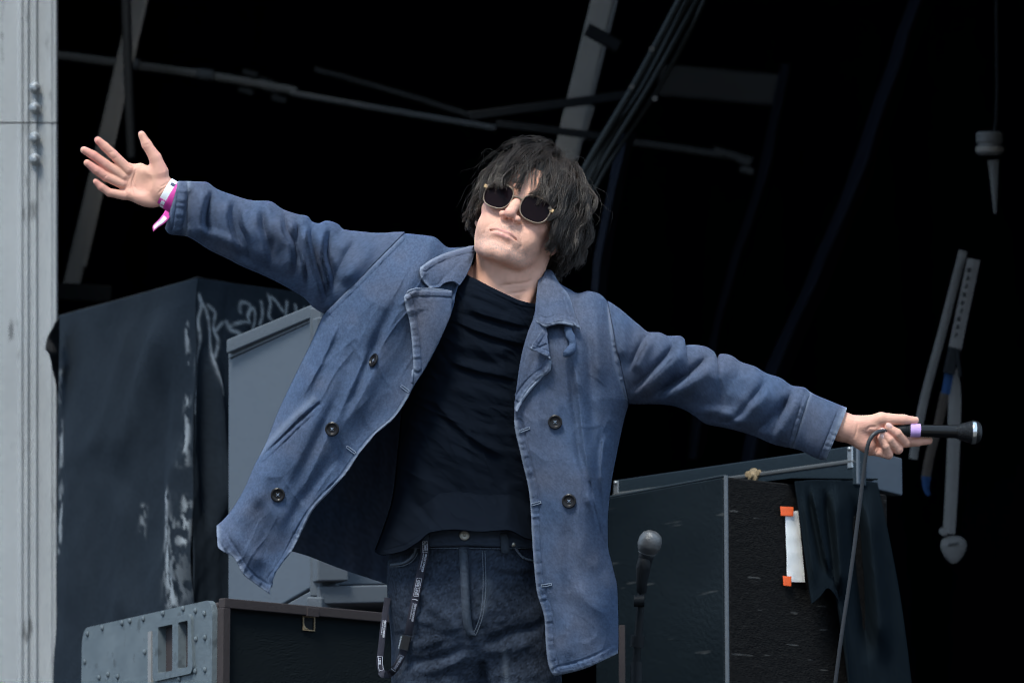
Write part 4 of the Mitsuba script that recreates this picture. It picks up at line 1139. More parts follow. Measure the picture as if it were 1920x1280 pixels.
def rot(yaw, tip, roll):
    cy, sy, ct, st, cr, sr = math.cos(yaw), math.sin(yaw), math.cos(tip), math.sin(tip), math.cos(roll), math.sin(roll)
    A = np.array([[cy, -sy, 0], [0, 0, 1], [sy, cy, 0]])          # head axes (left, forward, up) to (right, up, towards the camera)
    B = np.array([[1, 0, 0], [0, ct, st], [0, -st, ct]])
    R = np.array([[cr, sr, 0], [-sr, cr, 0], [0, 0, 1]])
    return R @ B @ A


HR = rot(YAW, TIP, ROLL)


def head_px(q):
    """Head coordinates in mm (left, forward, up; the eyes at forward 82, up 0) as photo pixels and depth in px."""
    w = (np.asarray(q, float) - [0, 82, 0]) @ HR.T * HS
    return np.stack([EYE[0] + w[..., 0], EYE[1] - w[..., 1], EYED - w[..., 2]], -1)


def px_head(p):
    w = np.stack([p[..., 0] - EYE[0], EYE[1] - p[..., 1], EYED - p[..., 2]], -1) / HS
    return w @ HR + [0, 82, 0]


def head_at(q):
    p = head_px(q)
    return at(p[..., 0], p[..., 1], p[..., 2] / PPM)


def mirror(p, f, *a):
    q = p * [1, 1, 1]
    q[:, 0] = np.abs(q[:, 0])
    return f(q, *a)


def head_sdf(p):
    """p in head mm."""
    m = p.copy()
    m[:, 0] = np.abs(m[:, 0])
    d = ell(p, (0, -8, 28), (74, 96, 88))
    d = smin(d, ell(p, (0, 36, -28), (60, 50, 74)), 22)
    d = smin(d, ell(p, (0, 46, -74), (45, 38, 36)), 18)
    d = smin(d, chain(m, [(52, 2, -30), (50, 8, -66), (34, 44, -92), (12, 74, -104)], [15, 15, 15, 13], 10), 16)
    d = smin(d, ell(p, (0, 80, -102), (19, 13, 13)), 12)
    d = smin(d, ell(m, (45, 62, -27), (19, 17, 15)), 16)
    d = smin(d, ell(m, (36, 64, -54), (20, 17, 24)), 14)
    d = smin(d, ell(m, (42, 42, -62), (17, 24, 24)), 16)
    d = smin(d, chain(m, [(48, 66, 20), (16, 84, 18)], [8, 8]), 12)
    d = smax(d, -ell(m, (32, 95, 1), (17, 14, 12)), 9)
    d = smin(d, ell(m, (31, 74, 0), (13, 12.5, 12)), 3)
    nose = chain(p, [(0, 84, 10), (0, 98, -16), (0, 106, -34)], [7.5, 8.5, 10.5], 6)
    nose = smin(nose, ell(m, (13.5, 95, -39), (8, 9.5, 7.5)), 6)
    d = smin(d, nose, 7)
    d = smax(d, -ell(m, (7.5, 101, -46.5), (4.6, 7.5, 4.5)), 2.5)
    d = smax(d, -chain(m, [(15, 96, -44), (22, 90, -52), (31, 79, -66), (34, 73, -76)], [2, 2.4, 2.2, 1.2]), 7)
    d = smin(d, ell(p, (0, 72, -66), (31, 18, 23)), 12)
    up = chain(m, [(25, 80, -69.5), (11, 88.5, -66.5), (0, 90, -67.3)], [1.6, 2.9, 2.9], 3)
    lo = chain(m, [(23, 80, -71.5), (10, 87.5, -73.5), (0, 89, -74)], [1.6, 3.4, 3.8], 3)
    d = smin(d, up, 5)
    d = smin(d, lo, 5)
    d = smax(d, -chain(m, [(29, 79, -71), (12, 93.5, -69.8), (0, 95, -70.4)], [1.6, 1.9, 1.9]), 2.5)
    d = smax(d, -chain(m, [(16, 87, -86), (0, 92, -86)], [4, 4.6]), 7)
    d = smax(d, -cone(p, (0, 97, -50), (0, 95.5, -61), 2.2, 2.4), 5)
    ear = ell(m, (76, -8, -8), (7, 19, 31))
    ear = smin(ear, ell(m, (74, 2, -38), (6.5, 8, 10)), 5)
    d = smin(d, ear, 5)
    return d


def headneck(p):
    d = head_sdf(px_head(p)) * HS
    n = chain(p, [(940, 640, 20), (946, 560, 10), (958, 490, 8), (998, 425, 6)], [86, 66, 62, 52], 20)
    n = smin(n, cone(p, (880, 545, 20), (1025, 590, 20), 34, 34), 30)
    stern = smin(cone(p, (1022, 470, -8), (985, 572, -50), 10, 8), cone(p, (915, 480, -10), (950, 562, -55), 8, 8), 4)
    n = smin(n, stern, 14)
    adam = ell(p, (955, 522, -52), (9, 14, 9))
    n = smin(n, adam, 12)
    return smin(d, n, 9)


# right hand, open, palm to the camera
zR = -52.0
FR = {'index': [(240, 318, -6), (212, 289.5, -12), (196.5, 275, -15), (183.5, 263, -19)],
      'middle': [(230, 330, -5), (197, 307.5, -14), (175, 291.5, -20), (157.5, 281.5, -24)],
      'ring': [(228, 344, -5), (198.5, 331.5, -14), (180.5, 319, -20), (163.5, 305.5, -24)],
      'pinky': [(232, 366, -4), (205, 361, -11), (190, 350.5, -15), (180, 340.5, -17)]}
RR = {'index': [10.2, 9.0, 8.6, 6.8], 'middle': [10.2, 9.3, 8.8, 7.0], 'ring': [10.0, 9.0, 8.4, 6.7], 'pinky': [9.4, 7.9, 7.3, 5.8]}


def handR(p):
    q = p - [0, 0, zR]
    palm = None
    for b, ra, rb in (((240, 316, 2), 15, 11.5), ((233, 330, 2), 15, 11.5), ((232, 346, 2), 15, 11.5), ((238, 364, 2), 16, 11.5)):
        c = cone(q, (300, 357, 0), b, ra + 3, rb)
        palm = c if palm is None else smin(palm, c, 7)
    palm = smin(palm, cone(q, (264, 317, 2), (300, 340, 0), 11, 15), 12)
    palm = smin(palm, ell(q, (289, 334, -9), (27, 22, 14), np.array([[.8, -.6, 0], [.6, .8, 0], [0, 0, 1]])), 8)
    palm = smin(palm, ell(q, (268, 371, -6), (34, 15, 14), np.array([[.93, -.36, 0], [.36, .93, 0], [0, 0, 1]])), 8)
    palm = smax(palm, -ell(q, (261, 343, -22), (22, 17, 7.5)), 10)
    palm = smin(palm, chain(q, [(303, 356, 0), (322, 368, 2), (352, 384, 0)], [25, 23, 20], 6), 12)
    for k in FR:
        palm = smin(palm, chain(q, FR[k], RR[k], 1.6), 3.0)
    th = chain(q, [(299, 322, -8), (291, 296, -12), (275, 271, -14), (265.5, 252.5, -15)], [17, 11.5, 9.3, 6.9], 4)
    return smin(palm, th, 7)


# left hand, closed on the microphone; the palm side to the camera
zL = -74.0
FL = {'index': [(1664, 812, 16), (1700, 829, 14), (1722, 827, 10), (1741, 825.5, 8)],
      'middle': [(1655, 818, 18), (1698, 829, 2), (1682, 812, -14), (1665.5, 801.5, -19)],
      'ring': [(1645, 832, 16), (1684, 842, -2), (1668, 824, -17), (1654, 809.5, -20)],
      'pinky': [(1632, 842, 8), (1666, 852, -6), (1660, 836, -18), (1651, 820, -22)]}
RL = {'index': [11, 9.6, 9.2, 7.8], 'middle': [11, 9.8, 9.0, 7.2], 'ring': [11, 9.2, 8.3, 6.6], 'pinky': [10, 8.4, 7.4, 6.0]}
TL = [(1606, 800, -6), (1652, 785, -14), (1694, 786.5, -8), (1716, 788, -4)]


def handL(p):
    q = p - [0, 0, zL]
    palm = chain(q, [(1545, 790, 0), (1580, 800, 0), (1604, 808, 2)], [28, 27, 25], 6)
    for b, rb in (((1662, 806, 14), 14), ((1655, 818, 16), 14), ((1645, 832, 14), 13), ((1632, 842, 8), 12)):
        palm = smin(palm, cone(q, (1600, 806, 4), b, 21, rb), 8)
    palm = smin(palm, ell(q, (1626, 797, -8), (36, 17, 17), np.array([[.97, .22, 0], [-.22, .97, 0], [0, 0, 1]]).T), 9)
    palm = smin(palm, ell(q, (1617, 826, -4), (28, 17, 15), np.array([[.8, -.6, 0], [.6, .8, 0], [0, 0, 1]])), 9)
    for k in FL:
        palm = smin(palm, chain(q, FL[k], RL[k], 1.8), 2.4)
    return smin(palm, chain(q, TL, [15.5, 12.2, 9.4, 7.0], 4), 5)


def frame(p):
    d = chain(p, [(880, 1060, 4), (895, 800, 4), (940, 660, 8)], [88, 90, 86], 20)
    d = smin(d, cone(p, (825, 510, 14), (1075, 615, 14), 36, 36), 30)
    d = smin(d, chain(p, [(825, 510, 12), (570, 482, -26), (345, 381, zR)], [34, 19, 20], 10), 18)
    d = smin(d, chain(p, [(1075, 615, 12), (1320, 715, -36), (1560, 795, zL)], [36, 19, 21], 10), 18)
    d = smin(d, chain(p, [(825, 1090, 4), (800, 1560, 6), (790, 1985, 20)], [76, 52, 36], 10), 16)
    d = smin(d, chain(p, [(955, 1090, 4), (985, 1560, 6), (1000, 1985, 20)], [76, 52, 36], 10), 16)
    d = smin(d, cone(p, (944, 640, 20), (960, 560, 15), 70, 50), 20)
    return d


def solid(m):
    m = trimesh.Trimesh(m.vertices, m.faces, process=True)
    g = m3.Manifold(m3.Mesh(np.asarray(m.vertices, np.float32), np.asarray(m.faces, np.uint32)))
    return g


parts = [nets(headneck, (862, 240, -190), (1140, 640, 120), 1.5), nets(handR, (140, 236, zR - 48), (352, 420, zR + 45), 1.15),
         nets(handL, (1550, 740, zL - 50), (1765, 880, zL + 50), 1.15), nets(frame, (300, 440, -130), (1600, 2040, 120), 7.0)]
parts[:3] = [relax(q, f, h) for q, f, h in zip(parts, (headneck, handR, handL), (1.5, 1.15, 1.15))]
gs = [solid(q) for q in parts]
if all(g.status() == m3.Error.NoError and g.num_tri() > 100 for g in gs):
    g = gs[0] + gs[1] + gs[2] + gs[3]
    mm = g.to_mesh()
    body = trimesh.Trimesh(mm.vert_properties[:, :3].astype(float), mm.tri_verts, process=False)
else:
    print('body parts joined without union', [str(g.status()) for g in gs])
    body = trimesh.util.concatenate(parts)
V = body.vertices.copy()
NV = body.vertex_normals
# creases of the palms and the neck
CR = [('v', [(258, 318), (249, 338), (247, 352), (252, 368)], 1.8, .0016), ('v', [(246, 330), (240, 345), (243, 360)], 1.8, .0013), ('v', [(262, 312), (252, 325), (252, 345), (263, 362)], 1.6, .0012), ('v', [(300, 352), (308, 347), (318, 341)], 1.6, .0012),
      ('v', [(203, 287), (216, 282)], 1.3, .0012), ('v', [(209, 301), (220, 293)], 1.3, .0012), ('v', [(190, 297), (198, 287)], 1.2, .001), ('v', [(179, 296), (183, 284)], 1.2, .001), ('v', [(193, 336), (203, 326)], 1.2, .001), ('v', [(213, 314), (207, 305)], 1.2, .0008),
      ('v', [(266, 274), (284, 268)], 1.4, .0012), ('v', [(295, 366), (306, 354), (318, 348)], 1.6, .0012), ('v', [(1608, 790), (1606, 806), (1600, 826)], 2, .0012), ('v', [(1640, 857), (1645, 846), (1652, 838)], 1.6, .002), ('v', [(1654, 864), (1656, 852), (1660, 842)], 1.6, .002),
      ('v', [(1624, 810), (1632, 800), (1645, 800)], 2.5, .002), ('v', [(925, 540), (950, 534), (985, 530), (1005, 520)], 3, .002), ('v', [(930, 556), (960, 550), (995, 545)], 3, .0016)]
facing = np.clip(-NV[:, 2], 0, 1)
V[:, 2] -= strokes(V[:, 0], V[:, 1], CR) * PPM * facing
q = px_head(V)
onface = (V[:, 1] < 520) & (V[:, 0] > 860) & (V[:, 0] < 1145)
spots = meshkit.fbm(np.stack([V[:, 0] / 14, V[:, 1] / 14, V[:, 2] / 14], 1), 3, 5)
grain = meshkit.noise(V / 1.6, 3)
col = np.tile([0.70, 0.385, 0.285], (len(V), 1))
col *= (0.86 + 0.28 * spots)[:, None]


def toward(mask, c, k=1.0):
    global col
    w = np.clip(mask, 0, 1)[:, None] * k
    col = col * (1 - w) + np.array(c) * w


ax_ = np.abs(q[:, 0])
blob = lambda c, r: np.exp(-(((np.stack([ax_, q[:, 1], q[:, 2]], 1) - c) / r) ** 2).sum(1)) * onface
toward(blob((40, 66, -32), (18, 22, 16)), (0.66, 0.29, 0.25), .6)
toward(blob((6, 106, -36), (16, 18, 12)), (0.66, 0.30, 0.25), .6)
toward(blob((0, 92, -66.3), (22, 14, 2.4)) + blob((0, 90, -74), (18, 12, 3.0)), (0.52, 0.20, 0.20), .85)
beard = np.clip(blob((0, 96, -57), (22, 20, 7)) + blob((0, 84, -97), (28, 30, 16)) + blob((34, 46, -88), (22, 34, 20)), 0, 1)
toward(beard * np.clip((grain - .25) * 1.8, 0, 1), (0.24, 0.205, 0.20), .9)
hand = (V[:, 0] < 330) | (V[:, 0] > 1560)
red = np.clip(meshkit.fbm(V / 22, 2, 9) * 1.6 - .45, 0, 1) * hand
toward(red, (0.68, 0.33, 0.27), .7)
tips = np.exp(-((V[:, 0] - 175) / 26) ** 2) * (V[:, 0] < 240)
toward(tips, (0.66, 0.28, 0.23), .75)
body = trimesh.Trimesh(at(V[:, 0], V[:, 1], V[:, 2] / PPM), body.faces, process=False)
obj('body', body, 'skin', singer, color=col)

# fingernails
bsdf('nail', (0.72, 0.46, 0.42), 0.28, specular=0.5)
for c, ax1, r in (((1667, 797.5, zL - 24.5), (-.8, -.45, -.05), (6.5, 4.6, 1.6)), ((1655.5, 806.5, zL - 25.3), (-.7, -.6, 0), (6.2, 4.4, 1.6)), ((1653.5, 817.5, zL - 26.5), (-.5, -.8, 0), (5.5, 4.0, 1.6)), ((1715, 782.6, zL - 4.5), (1, .08, 0), (7, 4.2, 1.4))):
    s = trimesh.creation.icosphere(3, 1.0)
    x = np.array(ax1) / np.linalg.norm(ax1)
    z = np.array([0, -1, -0.35]) if c[1] < 790 else np.array([-.15, -.3, -1.0])
    z = z - x * (x @ z)
    z /= np.linalg.norm(z)
    M = np.stack([x, np.cross(z, x), z], 0)
    s.vertices = (s.vertices * r) @ M + c
    obj('fingernail', from_px(s), 'nail', singer, smooth=True)

# jeans
def jeans(p):
    d = chain(p, [(886, 1010, 0), (884, 1090, 2)], [1, 1])
    hips = ell(p * [1, 0.55, 1.12], (886, 1085 * .55, 4), (158, 120, 128))
    l1 = chain(p, [(824, 1150, 6), (802, 1560, 6), (790, 1990, 16)], [90, 70, 62], 10)
    l2 = chain(p, [(960, 1150, 6), (988, 1560, 6), (1002, 1990, 16)], [92, 70, 62], 10)
    d = smin(smin(hips, l1, 22), smin(hips, l2, 22), 10)
    d = smax(d, -smin(p[:, 1] - 1000, 1e9 + 0 * d, 1), 2)
    return smax(d, p[:, 1] - 2052, 4)


jn = nets(jeans, (690, 985, -170), (1110, 2070, 170), 3.6)
jn = relax(jn, jeans, 3.6, 2)
V, NV = jn.vertices.copy(), jn.vertex_normals
FJ = [('r', [(770, 1075), (800, 1120), (850, 1170), (880, 1200)], 14, .006), ('v', [(880, 1205), (850, 1225), (790, 1240), (745, 1242)], 9, .007), ('r', [(880, 1220), (840, 1245), (780, 1262)], 10, .006), ('v', [(898, 1210), (940, 1195), (990, 1180), (1020, 1180)], 9, .007),
      ('r', [(900, 1225), (950, 1215), (1010, 1205)], 9, .005), ('v', [(905, 1235), (905, 1260), (908, 1300)], 8, .014), ('r', [(830, 1190), (800, 1205), (760, 1210)], 10, .005), ('e', [(920, 1060), (970, 1070), (1010, 1062)], 12, .005), ('r', [(740, 1150), (800, 1165), (850, 1190)], 11, .004),
      ('v', [(915, 1090), (905, 1130), (895, 1160)], 6, .004), ('r', [(868, 1030), (871, 1090), (874, 1150), (880, 1182)], 6, .005), ('g', [(877, 1032), (880, 1090), (882, 1150), (886, 1185)], 1.6, .003), ('g', [(864, 1035), (866, 1090), (868, 1150), (874, 1178)], 1.6, .002),
      ('g', [(903, 1035), (905, 1090), (903, 1140), (890, 1180)], 1.5, .0015), ('g', [(909, 1035), (911, 1092), (908, 1142)], 1.4, .0012), ('p', [(733, 1057), (752, 1055), (768, 1047), (778, 1030), (781, 1020)], 6, .0025), ('p', [(966, 1020), (972, 1034), (984, 1046), (1000, 1050)], 5, .0025),
      ('g', [(740, 1020), (800, 1023), (862, 1024)], 1.8, .003), ('g', [(880, 1022), (940, 1024), (1000, 1022)], 1.8, .003)]
H = strokes(V[:, 0], V[:, 1], FJ) + crinkle(V[:, 0], V[:, 1], -25, 60, 16, 81) * .006 + crinkle(V[:, 0], V[:, 1], 30, 50, 16, 82) * .004
V += NV * (H * PPM * np.clip(-NV[:, 2] * 1.5, 0, 1))[:, None]
wash = meshkit.fbm(V / 45, 3, 31)
fine = meshkit.noise(V / 1.9, 8)
worn = sum(near(V[:, 0], V[:, 1], p, w) * k for p, w, k in (([(868, 1030), (871, 1090), (874, 1150), (880, 1182)], 5, .7), ([(733, 1060), (752, 1057), (768, 1049), (780, 1030)], 3, .8), ([(905, 1140), (912, 1090)], 9, .4), ([(945, 1220), (950, 1280)], 5, .4), ([(740, 1018), (860, 1022)], 3, .4)))
cj = np.array([0.029, 0.038, 0.058]) * (0.50 + 1.0 * wash + 1.3 * (fine - .5))[:, None]
cj = cj * (1 - np.clip(worn, 0, 1)[:, None]) + np.array([.13, .155, .195]) * np.clip(worn, 0, 1)[:, None]
pants = obj('jeans', trimesh.Trimesh(at(V[:, 0], V[:, 1], V[:, 2] / PPM), jn.faces, process=False), 'denim', singer, color=cj)

# ------------------------------------------------------------------ the singer: hair, sunglasses
bsdf('hair_strand', VC, 0.36, specular=0.35)
bsdf('scalp_hair', (0.012, 0.011, 0.011), 0.8)
rng = np.random.default_rng(21)
DOWN = HR.T @ np.array([0, -math.cos(PITCH), math.sin(PITCH)])
CROWN = np.array([6.0, -30, 112])


def on_scalp(n):
    out = []
    while len(out) < n:
        v = rng.normal(size=(n * 4, 3))
        v /= np.linalg.norm(v, axis=1, keepdims=True)
        p = v * (74, 96, 88) + (0, -8, 28)
        x, y, z = p.T
        line = np.where(y > 52, 66 - 0.12 * np.abs(x), np.where(y > 18, 66 - (52 - y) * 1.7, np.where(y > -25, 2.0, -52 - 0.1 * np.abs(x))))
        p = p[(z > line) & ((np.abs(x) < 66) | (z > -2) | (y < -20))]
        out = p if not len(out) else np.vstack([out, p])
    return out[:n]


def unit(v):
    return v / (np.linalg.norm(v, axis=-1, keepdims=True) + 1e-9)


def grow(n, steps, step, lay_lo, lay_hi, seed, wild=1.0):
    r = np.random.default_rng(seed)
    p = on_scalp(n)
    x0, y0, z0 = p.T
    out = unit((p - (0, -8, 28)) / np.array([74, 96, 88]) ** 2)
    away = p - CROWN
    away -= out * np.sum(away * out, 1, keepdims=True)
    swirl = np.cross(out, unit(away))
    lob = meshkit.noise(p / 17, seed + 2)[:, None] - .5
    part = np.clip((x0 - 4) / 14, -1, 1)[:, None] * ((y0 > 5) & (z0 > 40))[:, None]
    dirn = unit(unit(away) + part * [0.9, 0, 0] + lob * [1.1, 0, 0] + 0.35 * swirl * r.normal(1, .6, (n, 1)) + 0.5 * out + 0.25 * wild * r.normal(size=(n, 3)))
    lay = r.uniform(lay_lo, lay_hi, n) * (0.55 + 0.45 * np.clip((z0 + 60) / 120, 0, 1))
    lay *= (0.62 + 0.75 * meshkit.noise(p / 19, 3)) * np.where(z0 > 70, 1.3, 1.0)
    right = np.clip(x0 / 50, -1, 1)
    fringe = (y0 > 20) & (z0 > 40)
    zlim = np.where(fringe & (np.abs(x0) < 58), r.uniform(-4, 14, n) + 46 * np.clip(meshkit.noise(p / 11, 5) - .35, 0, 1), np.where(right > 0, r.uniform(-54, -20, n), r.uniform(-42, -14, n)))
    zlim = np.where(y0 < -30, r.uniform(-58, -28, n), zlim)
    maxlen = r.uniform(115, 190, n)
    P, alive, length = [p.copy()], np.ones(n, bool), np.zeros(n)
    curl = unit(r.normal(size=(n, 3)))
    turn = (r.normal(0, .055, n) * wild)[:, None]
    ph = r.uniform(0, 6.3, n)
    for k in range(steps):
        t = k / steps
        o = unit((p - (0, -8, 24)) / np.array([74, 96, 92]) ** 2)
        a = p - CROWN
        a -= o * np.sum(a * o, 1, keepdims=True)
        g = DOWN * (0.10 + 0.34 * t)
        wave = curl * (0.26 * wild * np.sin(ph + k * 0.5))[:, None]
        hang = np.where(z0 < 40, 1.0, 0.5)[:, None]
        dirn = unit(0.80 * dirn + 0.22 * unit(a) + g * (0.6 + hang * 0.5) + wave + turn * np.cross(o, dirn) + o * (.16 * wild * max(0, t - .55)) + 0.05 * wild * r.normal(size=(n, 3)))
        d = head_sdf(p + dirn * step)
        want = lay * min(1, (k + 1) / 5)
        push = np.clip(want - d, -1.0, 8)
        nxt = p + dirn * step + o * (push * 0.75)[:, None]
        front = (p[:, 1] > 55) & (np.abs(p[:, 0]) < 66)
        stop = np.where(front, p[:, 2] < zlim, p[:, 2] < np.minimum(zlim, np.where(p[:, 0] > 0, -34, -30))) | (length > maxlen)
        alive &= ~stop
        p = np.where(alive[:, None], nxt, p)
        length += step * alive
        P.append(p.copy())
    return np.stack(P, 1), lay


def strand_mesh(P, r0, colour):
    """Every strand as a three-sided tapering tube; P (n, s, 3) in world metres."""
    n, s = P.shape[:2]
    t = np.gradient(P, axis=1)
    ln = np.linalg.norm(t, axis=2, keepdims=True)
    t = np.where(ln > 1e-7, t / np.maximum(ln, 1e-12), [0, 0, -1.0])
    a = np.cross(t, FWD)
    a /= np.linalg.norm(a, axis=2, keepdims=True) + 1e-9
    b = np.cross(t, a)
    prof = np.r_[np.linspace(.75, 1, 3), np.linspace(1, 0.25, s - 3)]
    r = r0[:, None] * prof[None]
    ang = np.arange(3) * 2 * np.pi / 3
    V = P[:, :, None] + r[:, :, None, None] * (np.cos(ang)[:, None] * a[:, :, None] + np.sin(ang)[:, None] * b[:, :, None])
    f = grid_faces(s, 3, True)
    Fc = (f[None] + (np.arange(n) * s * 3)[:, None, None]).reshape(-1, 3)
    return trimesh.Trimesh(V.reshape(-1, 3), Fc, process=False), np.repeat(colour, s * 3, 0)


guides, _ = grow(430, 26, 7.0, 4, 25, 5, 1.5)
strands, lay = grow(13000, 26, 7.0, 2, 21, 6, 1.0)
_, own = cKDTree(guides[:, 0]).query(strands[:, 0])
tt = np.linspace(0, 1, strands.shape[1])[None, :, None]
pull = np.clip(1.35 * tt ** 0.55, 0, 1) * rng.choice([.55, .92, .97, 1.0], (len(strands), 1, 1), p=[.12, .3, .38, .2])
off = strands[:, :1] - guides[own][:, :1]
wob = rng.normal(size=(len(strands), 1, 3)) * 2.2 * tt + np.sin(tt * 9 + rng.uniform(0, 6.3, (len(strands), 1, 1))) * rng.normal(size=(len(strands), 1, 3)) * 1.0
mixed = strands * (1 - pull) + (guides[own] + off * (0.95 - 0.5 * tt) + wob) * pull
bad = ((mixed[..., 1] > 50) & (np.abs(mixed[..., 0]) < 60) & (mixed[..., 2] < -18)).any(1)
bad |= (strands[:, 0, 1] > 45) & (np.abs(strands[:, 0, 0] - 7) < 9) & (rng.random(len(strands)) < .65)
for gx, gy, gr in ((1003, 338, 8.5), (969, 310, 5.0), (985, 352, 6.0)):
    gp = px_head(np.array([gx, gy, -70.0]))
    dd = np.sqrt((mixed[..., 0] - gp[0]) ** 2 + ((mixed[..., 2] - gp[2]) * .45) ** 2)
    bad |= ((dd < gr) & (mixed[..., 1] > 40)).any(1) & (rng.random(len(strands)) < .86)
mixed, strands = mixed[~bad], strands[~bad]
fly, _ = grow(240, 22, 6.0, 20, 38, 8, 3.2)


def resample(P, s):
    return P[:, np.linspace(0, P.shape[1] - 1, s).round().astype(int)]


hc = np.array([0.046, 0.035, 0.030])[None] * (0.5 + 1.0 * rng.random((len(mixed), 1))) * (0.7 + .6 * meshkit.noise(strands[:, 0] / 16, 2)[:, None])
grey = rng.random(len(mixed)) < .05
hc[grey] = [0.06, 0.055, 0.053]
h1 = strand_mesh(head_at(resample(mixed, 16)), rng.uniform(.00042, .00075, len(mixed)), hc)
fly = fly[~((fly[..., 1] > 50) & (np.abs(fly[..., 0]) < 60) & (fly[..., 2] < 0)).any(1)]
h2 = strand_mesh(head_at(resample(fly, 16)), np.full(len(fly), .00035), np.tile([[0.03, 0.027, 0.025]], (len(fly), 1)))
cap = trimesh.creation.icosphere(4, 1.0)
cv = cap.vertices * (76.5, 98, 90.5) + (0, -8, 28)
keep = (cv[:, 2] > np.where(cv[:, 1] > 52, 66, np.where(cv[:, 1] > 18, 66 - (52 - cv[:, 1]) * 1.7, np.where(cv[:, 1] > -25, 0, -54))))
cap = trimesh.Trimesh(cv, cap.faces[keep[cap.faces].all(1)], process=True)
cap.vertices = head_at(cap.vertices)
cc = np.tile([[0.008, 0.0075, 0.0075]], (len(cap.vertices), 1))
hm, hcol = join([h1, h2, (cap, cc)])
obj('hair', hm, 'hair_strand', singer, color=hcol, label='dark shaggy collar length hair with a fringe', kind='stuff')

# sunglasses
bsdf('clear_frame', (0.19, 0.14, 0.105), 0.25, specular=0.35)
bsdf('gold', (0.20, 0.14, 0.08), 0.4, metallic=1.0)
bsdf('lens_body', (0.008, 0.0045, 0.006), 0.06, specular=0.05)
GL = thing('sunglasses', 'dark tinted sunglasses with thin clear frame worn by the singer', 'sunglasses')


def glass_pt(x, z):
    """On the curved front of the glasses, head mm."""
    return np.stack([x, 99.5 - 0.0022 * x * x + 0.05 * (z + 8), z - 9 + 0 * x], -1)


th = np.linspace(0, 2 * np.pi, 64, endpoint=False)
for s in (-1, 1):
    cx = s * 36.5
    ox = 27 * np.sign(np.cos(th)) * np.abs(np.cos(th)) ** .74 * (1 + .08 * np.sin(th))
    oz = 23.5 * np.sign(np.sin(th)) * np.abs(np.sin(th)) ** .82
    rim = glass_pt(cx + ox, oz)
    loop = head_at(np.vstack([rim, rim[:2]]))
    obj('rim', tube(loop, 0.0013, 8, cap=False), 'clear_frame', GL, smooth=True)
    rr = np.linspace(0, 1, 9)[:, None]
    disc = np.concatenate([glass_pt(cx + r * ox, r * oz) - [0, 1.2 + 0 * r, 0] for r in rr[1:, 0]], 0)
    f = grid_faces(8, 64, True)
    mid = len(disc)
    disc = np.vstack([disc, glass_pt(np.array([cx]), np.array([0.0])) - [0, 1.2, 0]])
    fan = np.stack([np.arange(64), (np.arange(64) + 1) % 64, np.full(64, mid)], 1)
    obj('lens', trimesh.Trimesh(head_at(disc), np.vstack([f, fan]), process=False), 'lens_body', GL, smooth=True)
    hinge = trimesh.creation.box([7, 5, 6])
    hinge = hinge.subdivide()
    hinge.vertices += glass_pt(np.array([s * 65.0]), np.array([10.0]))[0]
    obj('hinge', trimesh.Trimesh(head_at(hinge.vertices), hinge.faces, process=False), 'gold', GL)
    obj('end_piece', tube(head_at(glass_pt(np.array([s * 57.0, s * 61, s * 65]), np.array([13.0, 12, 10.5]))), .0026, 8), 'clear_frame', GL, smooth=True)
    obj('temple', tube(head_at(np.array([[s * 68, 86, 2], [s * 76, 50, 1], [s * 80, 10, 0], [s * 80, -8, -3], [s * 79, -20, -14.0]])), .002, 8), 'clear_frame', GL, smooth=True)
obj('bridge', tube(head_at(glass_pt(np.linspace(-11, 11, 9), 6 + 3 * np.cos(np.linspace(-1.3, 1.3, 9)))), .0017, 8), 'clear_frame', GL, smooth=True)
ring_ = np.array([[75 + 0 * a, 4 + 5 * math.cos(a), -50 + 5 * math.sin(a)] for a in np.linspace(0, 6.283, 25)])
ER = tag(obj('earring', tube(head_at(ring_), .0009, 6), 'gold', smooth=True), 'small gold hoop earring on the singer\'s ear lobe', 'earring')

# ------------------------------------------------------------------ what the singer wears and holds
bsdf('horn', (0.010, 0.009, 0.010), 0.3, specular=0.3)
bsdf('thread', (0.17, 0.21, 0.28), 0.9, specular=0.05)
bsdf('thread_dark', (0.10, 0.12, 0.155), 0.9, specular=0.05)


def surf(X, Y, D):
    """Depth and outward normal of a garment grid at a pixel."""
    tree = cKDTree(np.stack([X.ravel(), Y.ravel()], 1))
    V = at(X, Y, D)
    N = grid_normals(V)
    N = N * np.where(np.sum(N * (V - CAM), -1, keepdims=True) > 0, -1, 1)

    def f(px, py):
        _, i = tree.query([px, py], k=24)
        n = N.reshape(-1, 3)[i].mean(0)
        return D.ravel()[i].mean(), n / np.linalg.norm(n)
    return f


sfA, sfB = surf(ax, ay, ad), surf(bx_, by, bd)
for sf, x, y, lean in ((sfA, 702, 676, .25), (sfA, 623, 804, .1), (sfA, 521, 927, 0), (sfB, 1041, 791, 0), (sfB, 1067, 939, 0)):
    d, n = sf(x, y)
    o = at(x, y, d - .003)
    body_ = lathe([(0, .0016), (.0068, .0016), (.0082, .0022), (.0098, .0040), (.0112, .0042), (.0124, .0034), (.0128, .0018), (.0118, .0004), (0, 0)], 36)
    k = obj('button', place(body_, o, n), 'horn', jacket, smooth=40)
    th_ = []
    for a in (math.pi / 4, -math.pi / 4):
        u_ = np.array([math.cos(a), math.sin(a), 0]) * .0034
        th_.append(tube([-u_ + [0, 0, .0018], [0, 0, .0034], u_ + [0, 0, .0018]], .0007, 6))
    obj('button_thread', place(trimesh.util.concatenate(th_), o, n), 'thread', jacket)
